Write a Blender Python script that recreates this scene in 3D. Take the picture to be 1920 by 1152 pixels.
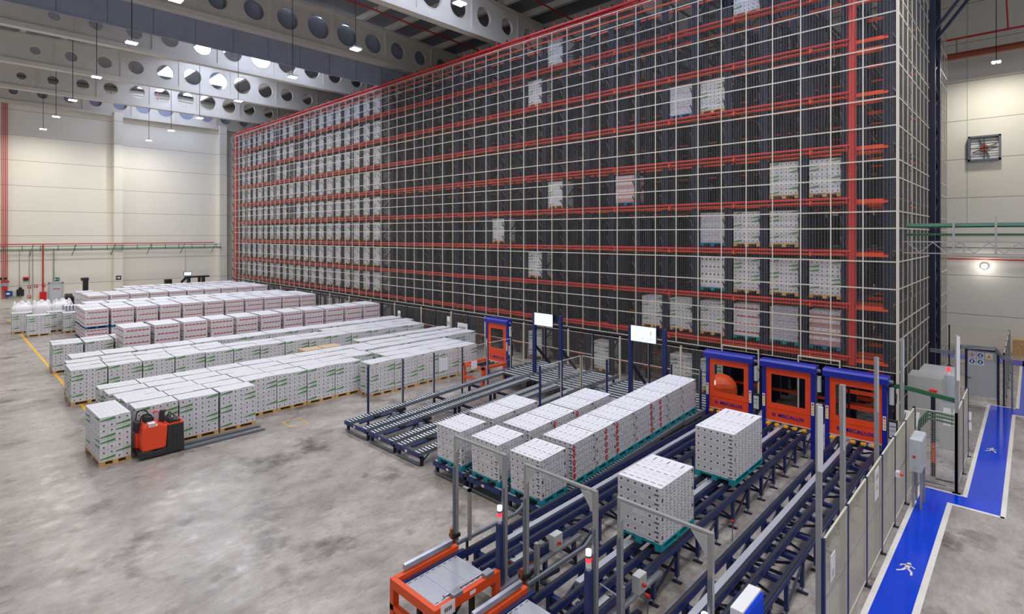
import bpy, math, random
from mathutils import Vector, Matrix
random.seed(7)
S = bpy.context.scene
COL = S.collection
for o in list(bpy.data.objects): bpy.data.objects.remove(o)

# ------------------------------------------------------------------ camera
cam = bpy.data.objects.new('camera', bpy.data.cameras.new('camera'))
COL.objects.link(cam)
cam.location = (0, 0, 6.9)
YAW = math.radians(43.543)
cam.rotation_euler = (math.radians(90), 0, YAW)
cam.data.sensor_width = 36
cam.data.lens = 1028/1920*36
cam.data.shift_y = -136/1920
cam.data.clip_end = 300
S.camera = cam
S.view_settings.view_transform = 'Standard'
S.view_settings.look = 'None'
S.view_settings.gamma = 1
S.view_settings.use_curve_mapping = False
S.view_settings.exposure = 0.0

# ------------------------------------------------------------------ world: even fill standing in for the lit hall beyond the open side
W = bpy.data.worlds.new('world'); S.world = W; W.use_nodes = True
bg = W.node_tree.nodes['Background']
bg.inputs[0].default_value = (0.86, 0.88, 1.0, 1)
bg.inputs[1].default_value = 0.52

LAMP_POWER = 250
SKYLIGHT = 9.0

# ------------------------------------------------------------------ materials
def lin(c):
    return tuple(((v/255)/12.92 if v/255 <= .04045 else ((v/255+.055)/1.055)**2.4) for v in c)
def mat(name, rgb, rough=.55, metal=0, var=0, vscale=6, bump=0, emit=0, coat=0):
    m = bpy.data.materials.new(name); m.use_nodes = True
    nt = m.node_tree; b = nt.nodes['Principled BSDF']
    c = lin(rgb)
    b.inputs['Base Color'].default_value = (*c, 1)
    b.inputs['Roughness'].default_value = rough
    b.inputs['Metallic'].default_value = metal
    if coat: b.inputs['Coat Weight'].default_value = coat
    if var or bump:
        tc = nt.nodes.new('ShaderNodeTexCoord'); n = nt.nodes.new('ShaderNodeTexNoise')
        n.inputs['Scale'].default_value = vscale; n.inputs['Detail'].default_value = 4
        nt.links.new(tc.outputs['Object'], n.inputs['Vector'])
        if var:
            r = nt.nodes.new('ShaderNodeValToRGB')
            r.color_ramp.elements[0].position = .3; r.color_ramp.elements[1].position = .7
            r.color_ramp.elements[0].color = (*[max(0, v*(1-var)) for v in c], 1)
            r.color_ramp.elements[1].color = (*[min(1, v*(1+var)) for v in c], 1)
            nt.links.new(n.outputs['Fac'], r.inputs['Fac']); nt.links.new(r.outputs['Color'], b.inputs['Base Color'])
        if bump:
            bp = nt.nodes.new('ShaderNodeBump'); bp.inputs['Strength'].default_value = bump
            bp.inputs['Distance'].default_value = .02
            nt.links.new(n.outputs['Fac'], bp.inputs['Height']); nt.links.new(bp.outputs['Normal'], b.inputs['Normal'])
    if emit:
        b.inputs['Emission Color'].default_value = (*c, 1); b.inputs['Emission Strength'].default_value = emit
    return m
M = {}
M['carton'] = mat('white_carton', (222, 221, 224), .5, var=.05, vscale=3)
M['cartontop'] = mat('white_carton_top', (230, 230, 236), .5)
M['seam'] = mat('carton_seam', (150, 150, 152), .7)
M['print'] = mat('dark_print', (72, 70, 84), .6)
M['grey_print'] = mat('grey_print', (158, 158, 168), .6)
M['brown_print'] = mat('brown_print', (92, 78, 66), .6)
M['green_print'] = mat('green_print', (78, 146, 72), .5)
M['red_print'] = mat('red_print', (196, 60, 78), .5)
M['sticker'] = mat('red_sticker', (196, 52, 66), .5)
M['seam2'] = mat('faint_print', (196, 196, 204), .6)
M['rackpale'] = mat('dull_galvanised_bracket', (96, 100, 118), .4, metal=.3)
M['shadegrey'] = mat('shaded_carton_grey', (92, 92, 104), .6, var=.25, vscale=7)  # carton grey darkened to stand in for shade inside the racking
M['paper'] = mat('paper', (242, 243, 246), .6)
M['greycarton'] = mat('grey_film_carton', (198, 196, 206), .3, var=.1, vscale=8)
M['kraft'] = mat('kraft_cardboard', (205, 182, 150), .8, var=.06)
M['redload'] = mat('red_carton', (196, 150, 148), .5)
M['wood'] = mat('pallet_pine', (206, 168, 112), .75, var=.18, vscale=9)
M['teal'] = mat('teal_painted_wood', (20, 142, 154), .6, var=.15, vscale=9)
M['blue_pallet'] = mat('blue_painted_wood', (16, 112, 158), .6, var=.15, vscale=9)
M['navy'] = mat('navy_painted_steel', (38, 52, 104), .38, metal=.1)
M['navydk'] = mat('dark_navy_rack_steel', (27, 31, 60), .5, metal=.1)
M['galv'] = mat('galvanised_steel', (168, 172, 180), .35, metal=.65, var=.12, vscale=5)
M['alu'] = mat('aluminium', (172, 172, 170), .4, metal=.5, var=.06)
M['track'] = mat('grey_track_steel', (118, 124, 134), .42, metal=.3)
M['roller'] = mat('zinc_roller', (205, 210, 216), .28, metal=.45)
M['black'] = mat('black_plastic', (30, 30, 33), .5)
M['rubber'] = mat('dark_chain', (34, 34, 40), .6)
M['orange'] = mat('orange_steel', (232, 84, 30), .42)
M['rackorange'] = mat('orange_rack_beam', (226, 74, 34), .45)
M['curtain_or'] = mat('orange_shutter_fabric', (240, 74, 26), .5)
M['blue'] = mat('royal_blue_steel', (14, 30, 150), .4)
M['redpipe'] = mat('red_sprinkler_pipe', (196, 44, 42), .4)
M['redpaint'] = mat('red_paint', (214, 30, 26), .4)
M['brownpipe'] = mat('rust_red_pipe', (158, 80, 52), .5)
M['beige'] = mat('beige_mesh_frame', (208, 202, 186), .5)
M['wire'] = mat('beige_mesh_wire', (150, 147, 138), .6)
M['fencewire'] = mat('beige_fence_wire', (196, 190, 172), .55)
M['white'] = mat('white_enamel', (238, 239, 242), .4)
M['greyenamel'] = mat('light_grey_enamel', (198, 204, 208), .35)
M['greypanel'] = mat('grey_panel', (186, 188, 186), .45)
M['yellow'] = mat('yellow_paint', (240, 186, 30), .5)
M['amber'] = mat('amber_bumper', (246, 166, 30), .45)
M['trayalu'] = mat('pale_steel_tray', (196, 200, 210), .35, metal=.4)
M['green_cable'] = mat('green_cable', (28, 96, 62), .5)
M['exitgreen'] = mat('exit_green', (26, 120, 92), .5)
M['signblue'] = mat('sign_blue', (24, 66, 150), .5)
M['signred'] = mat('sign_red', (206, 42, 46), .5)
M['bagwhite'] = mat('woven_bag', (236, 234, 236), .6, bump=.8, vscale=5)
M['concbeam'] = mat('painted_concrete_beam', (214, 208, 194), .8, var=.04, vscale=.8)
M['smoke'] = mat('grey_smoke_curtain', (146, 152, 168), .7, var=.06, vscale=1.5)
M['deck'] = mat('grey_roof_deck', (120, 122, 126), .7, var=.05, vscale=.7)
M['purlin'] = mat('concrete_purlin', (206, 200, 186), .8)
M['truckor'] = mat('truck_orange', (240, 70, 22), .35, coat=.4)
M['truckblk'] = mat('truck_charcoal', (44, 44, 48), .4)
M['screenoff'] = mat('display_white', (224, 232, 246), .25, emit=.75)
M['lamp'] = mat('lamp_diffuser', (255, 253, 248), .5, emit=30)
M['redlight'] = mat('signal_red', (255, 60, 80), .4, emit=1.2)
M['whitelight'] = mat('signal_white', (255, 250, 245), .4, emit=1.0)
M['greenlight'] = mat('signal_green', (20, 130, 110), .3)
M['spot'] = mat('wall_lamp_glow', (255, 252, 246), .5, emit=40)
M['sky'] = mat('daylight_panel', (206, 220, 255), .5, emit=SKYLIGHT)
M['rackshade'] = mat('rack_depth_shade', (24, 25, 38), .7, var=.4, vscale=2.2)  # near-black in place of the shade deep in the racking
M['walkblue'] = mat('glossy_blue_floor_paint', (0, 66, 218), .12, var=.03, vscale=1.5)
M['walkwhite'] = mat('white_floor_paint', (238, 234, 226), .4, var=.04)
g = bpy.data.materials.new('clear_window'); g.use_nodes = True
b = g.node_tree.nodes['Principled BSDF']
b.inputs['Base Color'].default_value = (.75, .78, .8, 1); b.inputs['Roughness'].default_value = .05
b.inputs['Transmission Weight'].default_value = 1; b.inputs['IOR'].default_value = 1.03
M['glass'] = g

def floor_material():
    m = bpy.data.materials.new('polished_concrete_floor'); m.use_nodes = True
    nt = m.node_tree; N = nt.nodes; L = nt.links; b = N['Principled BSDF']
    tc = N.new('ShaderNodeTexCoord')
    def noise(scale, det=5, rough=.6, stretch=(1, 1, 1)):
        mp = N.new('ShaderNodeMapping'); mp.inputs['Scale'].default_value = stretch
        mp.inputs['Rotation'].default_value = (0, 0, .5)
        L.new(tc.outputs['Object'], mp.inputs['Vector'])
        n = N.new('ShaderNodeTexNoise'); n.inputs['Scale'].default_value = scale
        n.inputs['Detail'].default_value = det; n.inputs['Roughness'].default_value = rough
        L.new(mp.outputs['Vector'], n.inputs['Vector']); return n
    def ramp(n, p0, p1, c0, c1):
        r = N.new('ShaderNodeValToRGB'); e = r.color_ramp.elements
        e[0].position = p0; e[1].position = p1; e[0].color = (*lin(c0), 1); e[1].color = (*lin(c1), 1)
        L.new(n.outputs['Fac'], r.inputs['Fac']); return r
    def mix(a, b_, fac, mode='MULTIPLY'):
        x = N.new('ShaderNodeMix'); x.data_type = 'RGBA'; x.blend_type = mode
        x.inputs['Factor'].default_value = fac
        L.new(a, x.inputs['A']); L.new(b_, x.inputs['B']); return x.outputs['Result']
    base = ramp(noise(.35, 4), .35, .68, (176, 169, 163), (208, 201, 194))
    mid = ramp(noise(1.6, 6, .7, (1, .5, 1)), .32, .62, (198, 192, 190), (255, 255, 255))
    fine = ramp(noise(11, 8, .8, (1, .35, 1)), .3, .6, (205, 202, 200), (255, 255, 255))
    stain = ramp(noise(.42, 9, .68), .34, .46, (128, 116, 112), (255, 255, 255))
    scuff = ramp(noise(3.2, 9, .85, (.4, 1.5, 1)), .24, .36, (112, 108, 106), (255, 255, 255))
    c = mix(base.outputs[0], mid.outputs[0], .9); c = mix(c, fine.outputs[0], .9)
    c = mix(c, stain.outputs[0], .85); c = mix(c, scuff.outputs[0], .8)
    L.new(c, b.inputs['Base Color'])
    rr = ramp(noise(2.5, 5), .3, .7, (120, 120, 120), (175, 175, 175))
    L.new(rr.outputs[0], b.inputs['Roughness'])
    b.inputs['Specular IOR Level'].default_value = .4
    return m
def wall_material():
    m = bpy.data.materials.new('cream_wall_panels'); m.use_nodes = True
    nt = m.node_tree; N = nt.nodes; L = nt.links; b = N['Principled BSDF']
    b.inputs['Roughness'].default_value = .75
    tc = N.new('ShaderNodeTexCoord'); sx = N.new('ShaderNodeSeparateXYZ'); L.new(tc.outputs['Object'], sx.inputs[0])
    def math_(op, a, v=None, v2=None):
        n = N.new('ShaderNodeMath'); n.operation = op
        if isinstance(a, float): n.inputs[0].default_value = a
        else: L.new(a, n.inputs[0])
        if v is not None:
            if isinstance(v, float): n.inputs[1].default_value = v
            else: L.new(v, n.inputs[1])
        return n.outputs[0]
    z = math_('ADD', sx.outputs['Z'], 100*2.38-2.0)
    fz = math_('MODULO', z, 2.38); j = math_('LESS_THAN', fz, .035)
    no = N.new('ShaderNodeTexNoise'); no.inputs['Scale'].default_value = .25; L.new(tc.outputs['Object'], no.inputs['Vector'])
    r = N.new('ShaderNodeValToRGB'); r.color_ramp.elements[0].color = (*lin((232, 226, 208)), 1)
    r.color_ramp.elements[1].color = (*lin((240, 235, 219)), 1); L.new(no.outputs['Fac'], r.inputs['Fac'])
    x = N.new('ShaderNodeMix'); x.data_type = 'RGBA'; L.new(j, x.inputs['Factor'])
    L.new(r.outputs[0], x.inputs['A']); x.inputs['B'].default_value = (*lin((150, 142, 126)), 1)
    L.new(x.outputs['Result'], b.inputs['Base Color'])
    return m
M['floor'] = floor_material(); M['wall'] = wall_material()

# ------------------------------------------------------------------ mesh building
class MB:
    def __init__(s): s.v = []; s.f = []; s.m = []; s.mats = []
    def mi(s, m):
        if m not in s.mats: s.mats.append(m)
        return s.mats.index(m)
    def poly(s, pts, faces, m):
        n = len(s.v); s.v += [tuple(p) for p in pts]; k = s.mi(m)
        for f in faces: s.f.append([n+i for i in f]); s.m.append(k)
    def box(s, x0, x1, y0, y1, z0, z1, m):
        p = [(x0, y0, z0), (x1, y0, z0), (x1, y1, z0), (x0, y1, z0), (x0, y0, z1), (x1, y0, z1), (x1, y1, z1), (x0, y1, z1)]
        s.poly(p, [(0, 3, 2, 1), (4, 5, 6, 7), (0, 1, 5, 4), (1, 2, 6, 5), (2, 3, 7, 6), (3, 0, 4, 7)], m)
    def quad(s, a, b, c, d, m): s.poly([a, b, c, d], [(0, 1, 2, 3)], m)
    def bar(s, p, q, w, h, m, up=(0, 0, 1), caps=True):
        p = Vector(p); q = Vector(q); d = (q-p).normalized(); u = Vector(up)
        if abs(d.dot(u)) > .99: u = Vector((0, 1, 0))
        a = d.cross(u).normalized()*w/2; b_ = a.cross(d).normalized()*h/2
        P = [p-a-b_, p+a-b_, p+a+b_, p-a+b_, q-a-b_, q+a-b_, q+a+b_, q-a+b_]
        F = [(0, 1, 5, 4), (1, 2, 6, 5), (2, 3, 7, 6), (3, 0, 4, 7)]
        if caps: F += [(0, 3, 2, 1), (4, 5, 6, 7)]
        s.poly(P, F, m)
    def cyl(s, p, q, r, m, n=10, r2=None):
        p = Vector(p); q = Vector(q); d = (q-p).normalized()
        u = Vector((0, 0, 1)) if abs(d.z) < .9 else Vector((1, 0, 0))
        a = d.cross(u).normalized(); b_ = d.cross(a); r2 = r if r2 is None else r2
        P = [p+(a*math.cos(2*math.pi*i/n)+b_*math.sin(2*math.pi*i/n))*r for i in range(n)]
        P += [q+(a*math.cos(2*math.pi*i/n)+b_*math.sin(2*math.pi*i/n))*r2 for i in range(n)]
        F = [(i, (i+1) % n, n+(i+1) % n, n+i) for i in range(n)] + [tuple(range(n))[::-1], tuple(range(n, 2*n))]
        s.poly(P, F, m)
    def tube(s, pts, r, m, n=6):
        for a, b_ in zip(pts, pts[1:]): s.cyl(a, b_, r, m, n)
    def prism(s, prof, axis, a0, a1, m):
        # prof: 2D outline; axis 'x': (y,z), 'y': (x,z), 'z': (x,y)
        def P(u, v, w):
            return (w, u, v) if axis == 'x' else ((u, w, v) if axis == 'y' else (u, v, w))
        n = len(prof); pts = [P(u, v, a0) for u, v in prof]+[P(u, v, a1) for u, v in prof]
        s.poly(pts, [(i, (i+1) % n, n+(i+1) % n, n+i) for i in range(n)]+[tuple(range(n))[::-1], tuple(range(n, 2*n))], m)
    def mesh(s, name, off=(0, 0, 0)):
        me = bpy.data.meshes.new(name)
        ox, oy, oz = off
        me.from_pydata([(x-ox, y-oy, z-oz) for x, y, z in s.v], [], s.f)
        for m in s.mats: me.materials.append(M[m])
        me.polygons.foreach_set('material_index', s.m)
        me.update(); return me

def tag(o, label=None, cat=None, group=None, kind=None):
    if label: o['label'] = label
    if cat: o['category'] = cat
    if group: o['group'] = group
    if kind: o['kind'] = kind
    return o
ORG = {}
def thing(name, loc, label, cat, group=None):
    o = bpy.data.objects.new(name, None); COL.objects.link(o); o.location = loc
    o.empty_display_size = .2; ORG[o.name] = tuple(loc)
    return tag(o, label, cat, group)
def part(name, mb, parent, bevel=0, label=None, kind=None):
    org = ORG[parent.name]
    o = bpy.data.objects.new(name, mb.mesh(name, org)); COL.objects.link(o); o.parent = parent
    ORG[o.name] = org
    if bevel: bev(o, bevel)
    if label: o['label'] = label
    if kind: o['kind'] = kind
    return o
def bev(o, w, seg=2):
    md = o.modifiers.new('bevel', 'BEVEL'); md.width = w; md.segments = seg; md.limit_method = 'ANGLE'
def solo(name, mb, label=None, cat=None, group=None, kind=None, bevel=0, origin=None):
    if origin is None:
        xs = [v[0] for v in mb.v]; ys = [v[1] for v in mb.v]; zs = [v[2] for v in mb.v]
        origin = ((min(xs)+max(xs))/2, (min(ys)+max(ys))/2, min(zs))
        if kind == 'structure': origin = (0, 0, 0)
    o = bpy.data.objects.new(name, mb.mesh(name, origin)); COL.objects.link(o); o.location = origin
    ORG[o.name] = origin
    if bevel: bev(o, bevel)
    return tag(o, label, cat, group, kind)
def B(x0, x1, y0, y1, z0, z1, m):
    k = MB(); k.box(x0, x1, y0, y1, z0, z1, m); return k
def text_part(txt, size, loc, parent, m, rot=(math.pi/2, 0, 0), name='lettering', bold=.018, sx=1.0):
    cu = bpy.data.curves.new('t', 'FONT'); cu.body = txt; cu.size = size; cu.extrude = .004; cu.offset = bold*size
    cu.align_x = 'CENTER'; cu.align_y = 'CENTER'
    to = bpy.data.objects.new('t', cu); COL.objects.link(to)
    dg = bpy.context.evaluated_depsgraph_get(); me = bpy.data.meshes.new_from_object(to.evaluated_get(dg))
    bpy.data.objects.remove(to)
    me.materials.clear(); me.materials.append(M[m])
    me.transform(Matrix.Translation([l-o_ for l, o_ in zip(loc, ORG[parent.name])]) @ Matrix.Rotation(rot[2], 4, 'Z') @ Matrix.Rotation(rot[0], 4, 'X') @ Matrix.Diagonal((sx, 1, 1, 1)))
    o = bpy.data.objects.new(name, me); COL.objects.link(o); o.parent = parent; ORG[o.name] = ORG[parent.name]
    return o

# ================================================================== SETTING
XW = -69.6            # left wall
YB = 43.6             # back wall
k = MB(); k.box(XW, 14, -14, YB, -.3, 0, 'floor'); solo('floor', k, kind='structure')
k = MB(); k.box(XW-.3, XW, -14, YB+.3, 0, 24, 'wall'); solo('wall_left', k, kind='structure')
k = MB(); k.box(XW, 14, YB, YB+.3, 0, 24, 'wall'); solo('wall_back', k, kind='structure')
k = MB(); k.box(-2.93, -2.90, YB-.012, YB, 7.6, 24, 'greypanel'); solo('trim_1', k, kind='structure')
# roof: deck, purlins, tapered cellular beams
def roofz(y): return 22.0 - .044*abs(y-18.4) if y < 34.8 else 22-.044*16.4 + .044*(y-34.8)
k = MB()
ys = [-14, 2, 18.4, 34.8, YB]
for a, b_ in zip(ys, ys[1:]):
    za, zb = roofz(max(a, 2)) if a >= 2 else roofz(2), roofz(max(b_, 2))
    k.poly([(XW, a, za+.45), (14, a, za+.45), (14, b_, zb+.45), (XW, b_, zb+.45), (XW, a, za+.6), (14, a, za+.6), (14, b_, zb+.6), (XW, b_, zb+.6)],
           [(0, 3, 2, 1), (4, 5, 6, 7), (0, 1, 5, 4), (1, 2, 6, 5), (2, 3, 7, 6), (3, 0, 4, 7)], 'deck')
ceil = solo('ceiling', k, kind='structure')
BX = [-69.3, -62.2, -52.9, -43.6, -34.3, -25.0, -15.7, -6.4, 2.9]
n = 2
for y in [2.0+2.34*i for i in range(18)]:
    if 13.9 < y < 20.6: continue
    z = roofz(y); k = MB(); k.box(XW, 14, y-.14, y+.14, z+.05, z+.45, 'purlin'); solo('trim_%d' % n, k, kind='structure'); n += 1
# skylight strips at the ridge
for i, (a, b_) in enumerate(zip(BX, BX[1:])):
    if i == 4: continue
    for y0 in (14.6, 18.9):
        k = MB(); zc = roofz(y0+1)+.38
        k.box(a+1.2, b_-1.2, y0, y0+2.2, zc, zc+.05, 'sky'); solo('window_%d' % (i*2+1+(y0 > 18)), k, kind='structure')
# cellular beams: web with round holes
def cell_beam(X, label_i):
    k = MB(); t = .09
    zb = 19.35
    Y0, Y1 = 2.0, 34.8
    cells = [(18.5+2.07*(i-.5), 2.07) for i in range(-7, 9)]
    holes = []
    for yc, w in cells:
        d = abs(yc-18.4)
        r = max(.3, (1.53 - .072*max(0, d-1)))/2
        if d > 13.6: r = 0
        holes.append((yc, r))
    zt = lambda y: roofz(min(max(y, 2), 34.8))
    def wall(y0, y1):
        for sx in (-t, t):
            k.quad((X+sx, y0, zb), (X+sx, y1, zb), (X+sx, y1, zt(y1)), (X+sx, y0, zt(y0)), 'concbeam')
    prev = Y0
    for yc, r in holes:
        y0, y1 = yc-1.035, yc+1.035
        if y0 < Y0: y0 = Y0
        if y1 > Y1: y1 = Y1
        if y0 >= y1: continue
        if prev < y0-1e-6: wall(prev, y0)
        if r == 0: wall(y0, y1); prev = y1; continue
        zc = 20.3+.5*(zt(yc)-21.3); N_ = 24
        ang = [2*math.pi*i/N_ for i in range(N_)]
        inner = [(yc+r*math.cos(a), zc+r*math.sin(a)) for a in ang]
        outer = []
        for a in ang:
            c, s_ = math.cos(a), math.sin(a)
            tt = []
            if c > 1e-6: tt.append((y1-yc)/c)
            if c < -1e-6: tt.append((y0-yc)/c)
            if s_ < -1e-6: tt.append((zb-zc)/s_)
            if s_ > 1e-6:
                sl = (zt(y1)-zt(y0))/(y1-y0); tt.append((zt(y0)+sl*(yc-y0)-zc)/(s_-sl*c))
            q = min(v for v in tt if v > 0); outer.append((yc+c*q, zc+s_*q))
        # corners: snap nearest outer points
        for cy, cz in ((y0, zb), (y1, zb), (y0, zt(y0)), (y1, zt(y1))):
            j = min(range(N_), key=lambda i: (outer[i][0]-cy)**2+(outer[i][1]-cz)**2); outer[j] = (cy, cz)
        for i in range(N_):
            j = (i+1) % N_
            for sx in (-t, t):
                k.quad((X+sx, *inner[i]), (X+sx, *outer[i]), (X+sx, *outer[j]), (X+sx, *inner[j]), 'concbeam')
            k.quad((X-t, *inner[i]), (X-t, *inner[j]), (X+t, *inner[j]), (X+t, *inner[i]), 'concbeam')
        # raised collar round the opening
        for i in range(N_):
            j = (i+1) % N_; R = 1.06
            f = lambda p: (yc+(p[0]-yc)*R, zc+(p[1]-zc)*R)
            for sx in (-t-.02, t+.02):
                k.quad((X+sx, *inner[i]), (X+sx, *f(inner[i])), (X+sx, *f(inner[j])), (X+sx, *inner[j]), 'concbeam')
        prev = y1
    if prev < Y1: wall(prev, Y1)
    k.box(X-.28, X+.28, Y0, Y1, zb-.18, zb+.12, 'concbeam')
    for a, b_ in ((Y0, 18.4), (18.4, Y1)):
        k.bar((X, a, zt(a)-.06), (X, b_, zt(b_)-.06), .5, .16, 'concbeam')
    for i in range(-4, 5):
        y = 18.5+4.14*i
        if Y0 < y < Y1: k.box(X-.16, X+.16, y-.05, y+.05, zb, zt(y), 'concbeam')
    solo('trim_%d' % (40+label_i), k, kind='structure')
for i, x in enumerate(BX): cell_beam(x, i)
# columns on the left wall and under the beams' far end
for i, (y0, y1) in enumerate(((12.75, 13.5), (22.9, 23.7), (33.6, 34.4), (2.0, 2.7))):
    k = MB(); k.box(XW, XW+.75, y0, y1, 0, 19.6, 'wall'); solo('trim_%d' % (60+i), k, kind='structure')
# grey smoke curtain hanging beside the beam
k = MB(); k.box(-34.62, -34.6, 2, 34.8, 17.8, 21.4, 'smoke')
k.box(-34.66, -34.56, 2, 34.8, 17.74, 17.82, 'smoke')
for i in range(17):
    k.box(-34.6, -34.585, 2+2.05*i, 2.03+2.05*i, 17.8, 21.2, 'track')
solo('smoke_curtain', k, 'long grey smoke curtain hanging below a perforated white roof beam', 'curtain', origin=(-34.6, 18, 17.8))
solo('grey_panel', B(-69.58, -69.5, 2.2, 34, 19.65, 21.2, 'smoke'), 'grey panel added behind the end wall beam to darken its round holes', 'panel')  # added so the beam holes read dark
# roof sprinkler pipes
PN = ['thin red sprinkler pipe under the roof, just left of the grey smoke curtain', 'thin red sprinkler pipe under the roof, far left by the end wall',
      'thin red sprinkler pipe under the roof, between the two perforated beams nearest the end wall', 'thin red sprinkler pipe under the roof right of the grey curtain',
      'thin red sprinkler pipe under the roof, above the tall racking', 'thin red sprinkler pipe under the roof at the top right, over the racking']
for i, x in enumerate((-41.2, -66.2, -57.4, -31.2, -22.2, -12.8)):
    k = MB(); z = 20.4 if x < -40 else 21.2
    a = 3; b_ = 34
    if x > -40:
        k.cyl((x, a, roofz(a)-.35), (x, 18.4, roofz(18.4)-.35), .05, 'redpipe', 8); k.cyl((x, 18.4, roofz(18.4)-.35), (x, b_, roofz(b_)-.35), .05, 'redpipe', 8)
    else:
        k.cyl((x, a, z), (x, b_, z), .05, 'redpipe', 8)
    for j in range(8):
        y = a+1+j*4; k.cyl((x, y, z if x < -40 else roofz(y)-.35), (x, y, roofz(y)+.1), .02, 'redpipe', 6)
    solo('sprinkler_pipe', k, PN[i], 'pipe', origin=(x, 18, 20))

# ------------------------------------------------------------------ pendant lamps
def pendant(x, y, z, label):
    t = thing('pendant_lamp', (x, y, z), label, 'lamp', 'pendant lamps under the roof')
    k = MB(); k.cyl((x, y, z+.1), (x, y, roofz(y)+.4), .02, 'black', 6); part('cable', k, t)
    k = MB(); k.box(x-.2, x+.2, y-.25, y+.25, z+.04, z+.12, 'greyenamel'); part('housing', k, t)
    for s_ in (-1, 1):
        part('light_panel', B(x+s_*.11-.07, x+s_*.11+.07, y-.22, y+.22, z, z+.035, 'lamp'), t)
    l = bpy.data.lights.new('lamp_light', 'AREA'); l.shape = 'RECTANGLE'; l.size = .6; l.size_y = .75
    l.energy = LAMP_POWER; l.color = (1, .955, .89)
    lo = bpy.data.objects.new('lamp_light', l); COL.objects.link(lo); lo.parent = t; lo.location = (0, 0, -.04)
def ordw(i):
    return ['first', 'second', 'third', 'fourth', 'fifth', 'sixth', 'seventh', 'eighth', 'ninth', 'tenth', 'eleventh', 'twelfth', 'thirteenth', 'fourteenth', 'fifteenth', 'sixteenth', 'seventeenth', 'eighteenth', 'nineteenth', 'twentieth', 'twenty-first', 'twenty-second'][i]
LX = [-65.5, -57.8, -49.9, -41.5, -32.8, -25.5, -17.3, -9.2, -1.1, 7]
ordn = ['farthest', 'second farthest', 'third farthest', 'fourth farthest', 'fifth farthest', 'sixth farthest', 'nearest']
for i, x in enumerate(LX):
    for y, nm in ((6.8, 'left row'), (15.05, 'right row')):
        pendant(x, y, 16.5, ('%s pendant lamp of the %s hanging over the hall floor' % (ordn[i], nm)) if i < 7 else 'pendant lamp of the %s outside the picture, %s' % (nm, ordw(i)))
for i, x in enumerate((-65.5, -57.8, -49.9, -41.5, -33, -17.3, 0)): pendant(x, -2, 16.5, 'added pendant lamp of the outermost row outside the picture, %s' % ordw(i))  # unseen row added for more light on the hall floor
pendant(-1.49, 40.8, 16.5, 'pendant lamp alone by the cream wall behind the racking corner')
for x, y, l_ in ((-1.2, 22, 'above the frame'), (3.5, 32, 'right of the frame'), (7.5, 40.8, 'beyond the right wall end')): pendant(x, y, 16.5, 'added pendant lamp near the blue walkway, out of view '+l_)  # unseen lamps added to brighten the right side

# ================================================================== PALLET LOADS
PM = {}
def pallet_mesh(wx, wy, m):
    key = ('p', round(wx, 2), round(wy, 2), m)
    if key in PM: return PM[key]
    k = MB(); hx, hy = wx/2, wy/2
    n = 5 if wx < 1 else 6
    bw = wx/n*.82
    for i in range(n):
        c = -hx+bw/2+(wx-bw)*i/(n-1); k.box(c-bw/2, c+bw/2, -hy, hy, .122, .144, m)
    for y in (-hy+.07, 0, hy-.07):
        k.box(-hx, hx, y-.07, y+.07, .1, .122, m)
        for x in (-hx+.07, 0, hx-.07): k.box(x-.07, x+.07, y-.07, y+.07, .022, .1, m)
    for x in (-hx+.07, 0, hx-.07): k.box(x-.07, x+.07, -hy, hy, 0, .022, m)
    PM[key] = k.mesh('pallet'); return PM[key]

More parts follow.
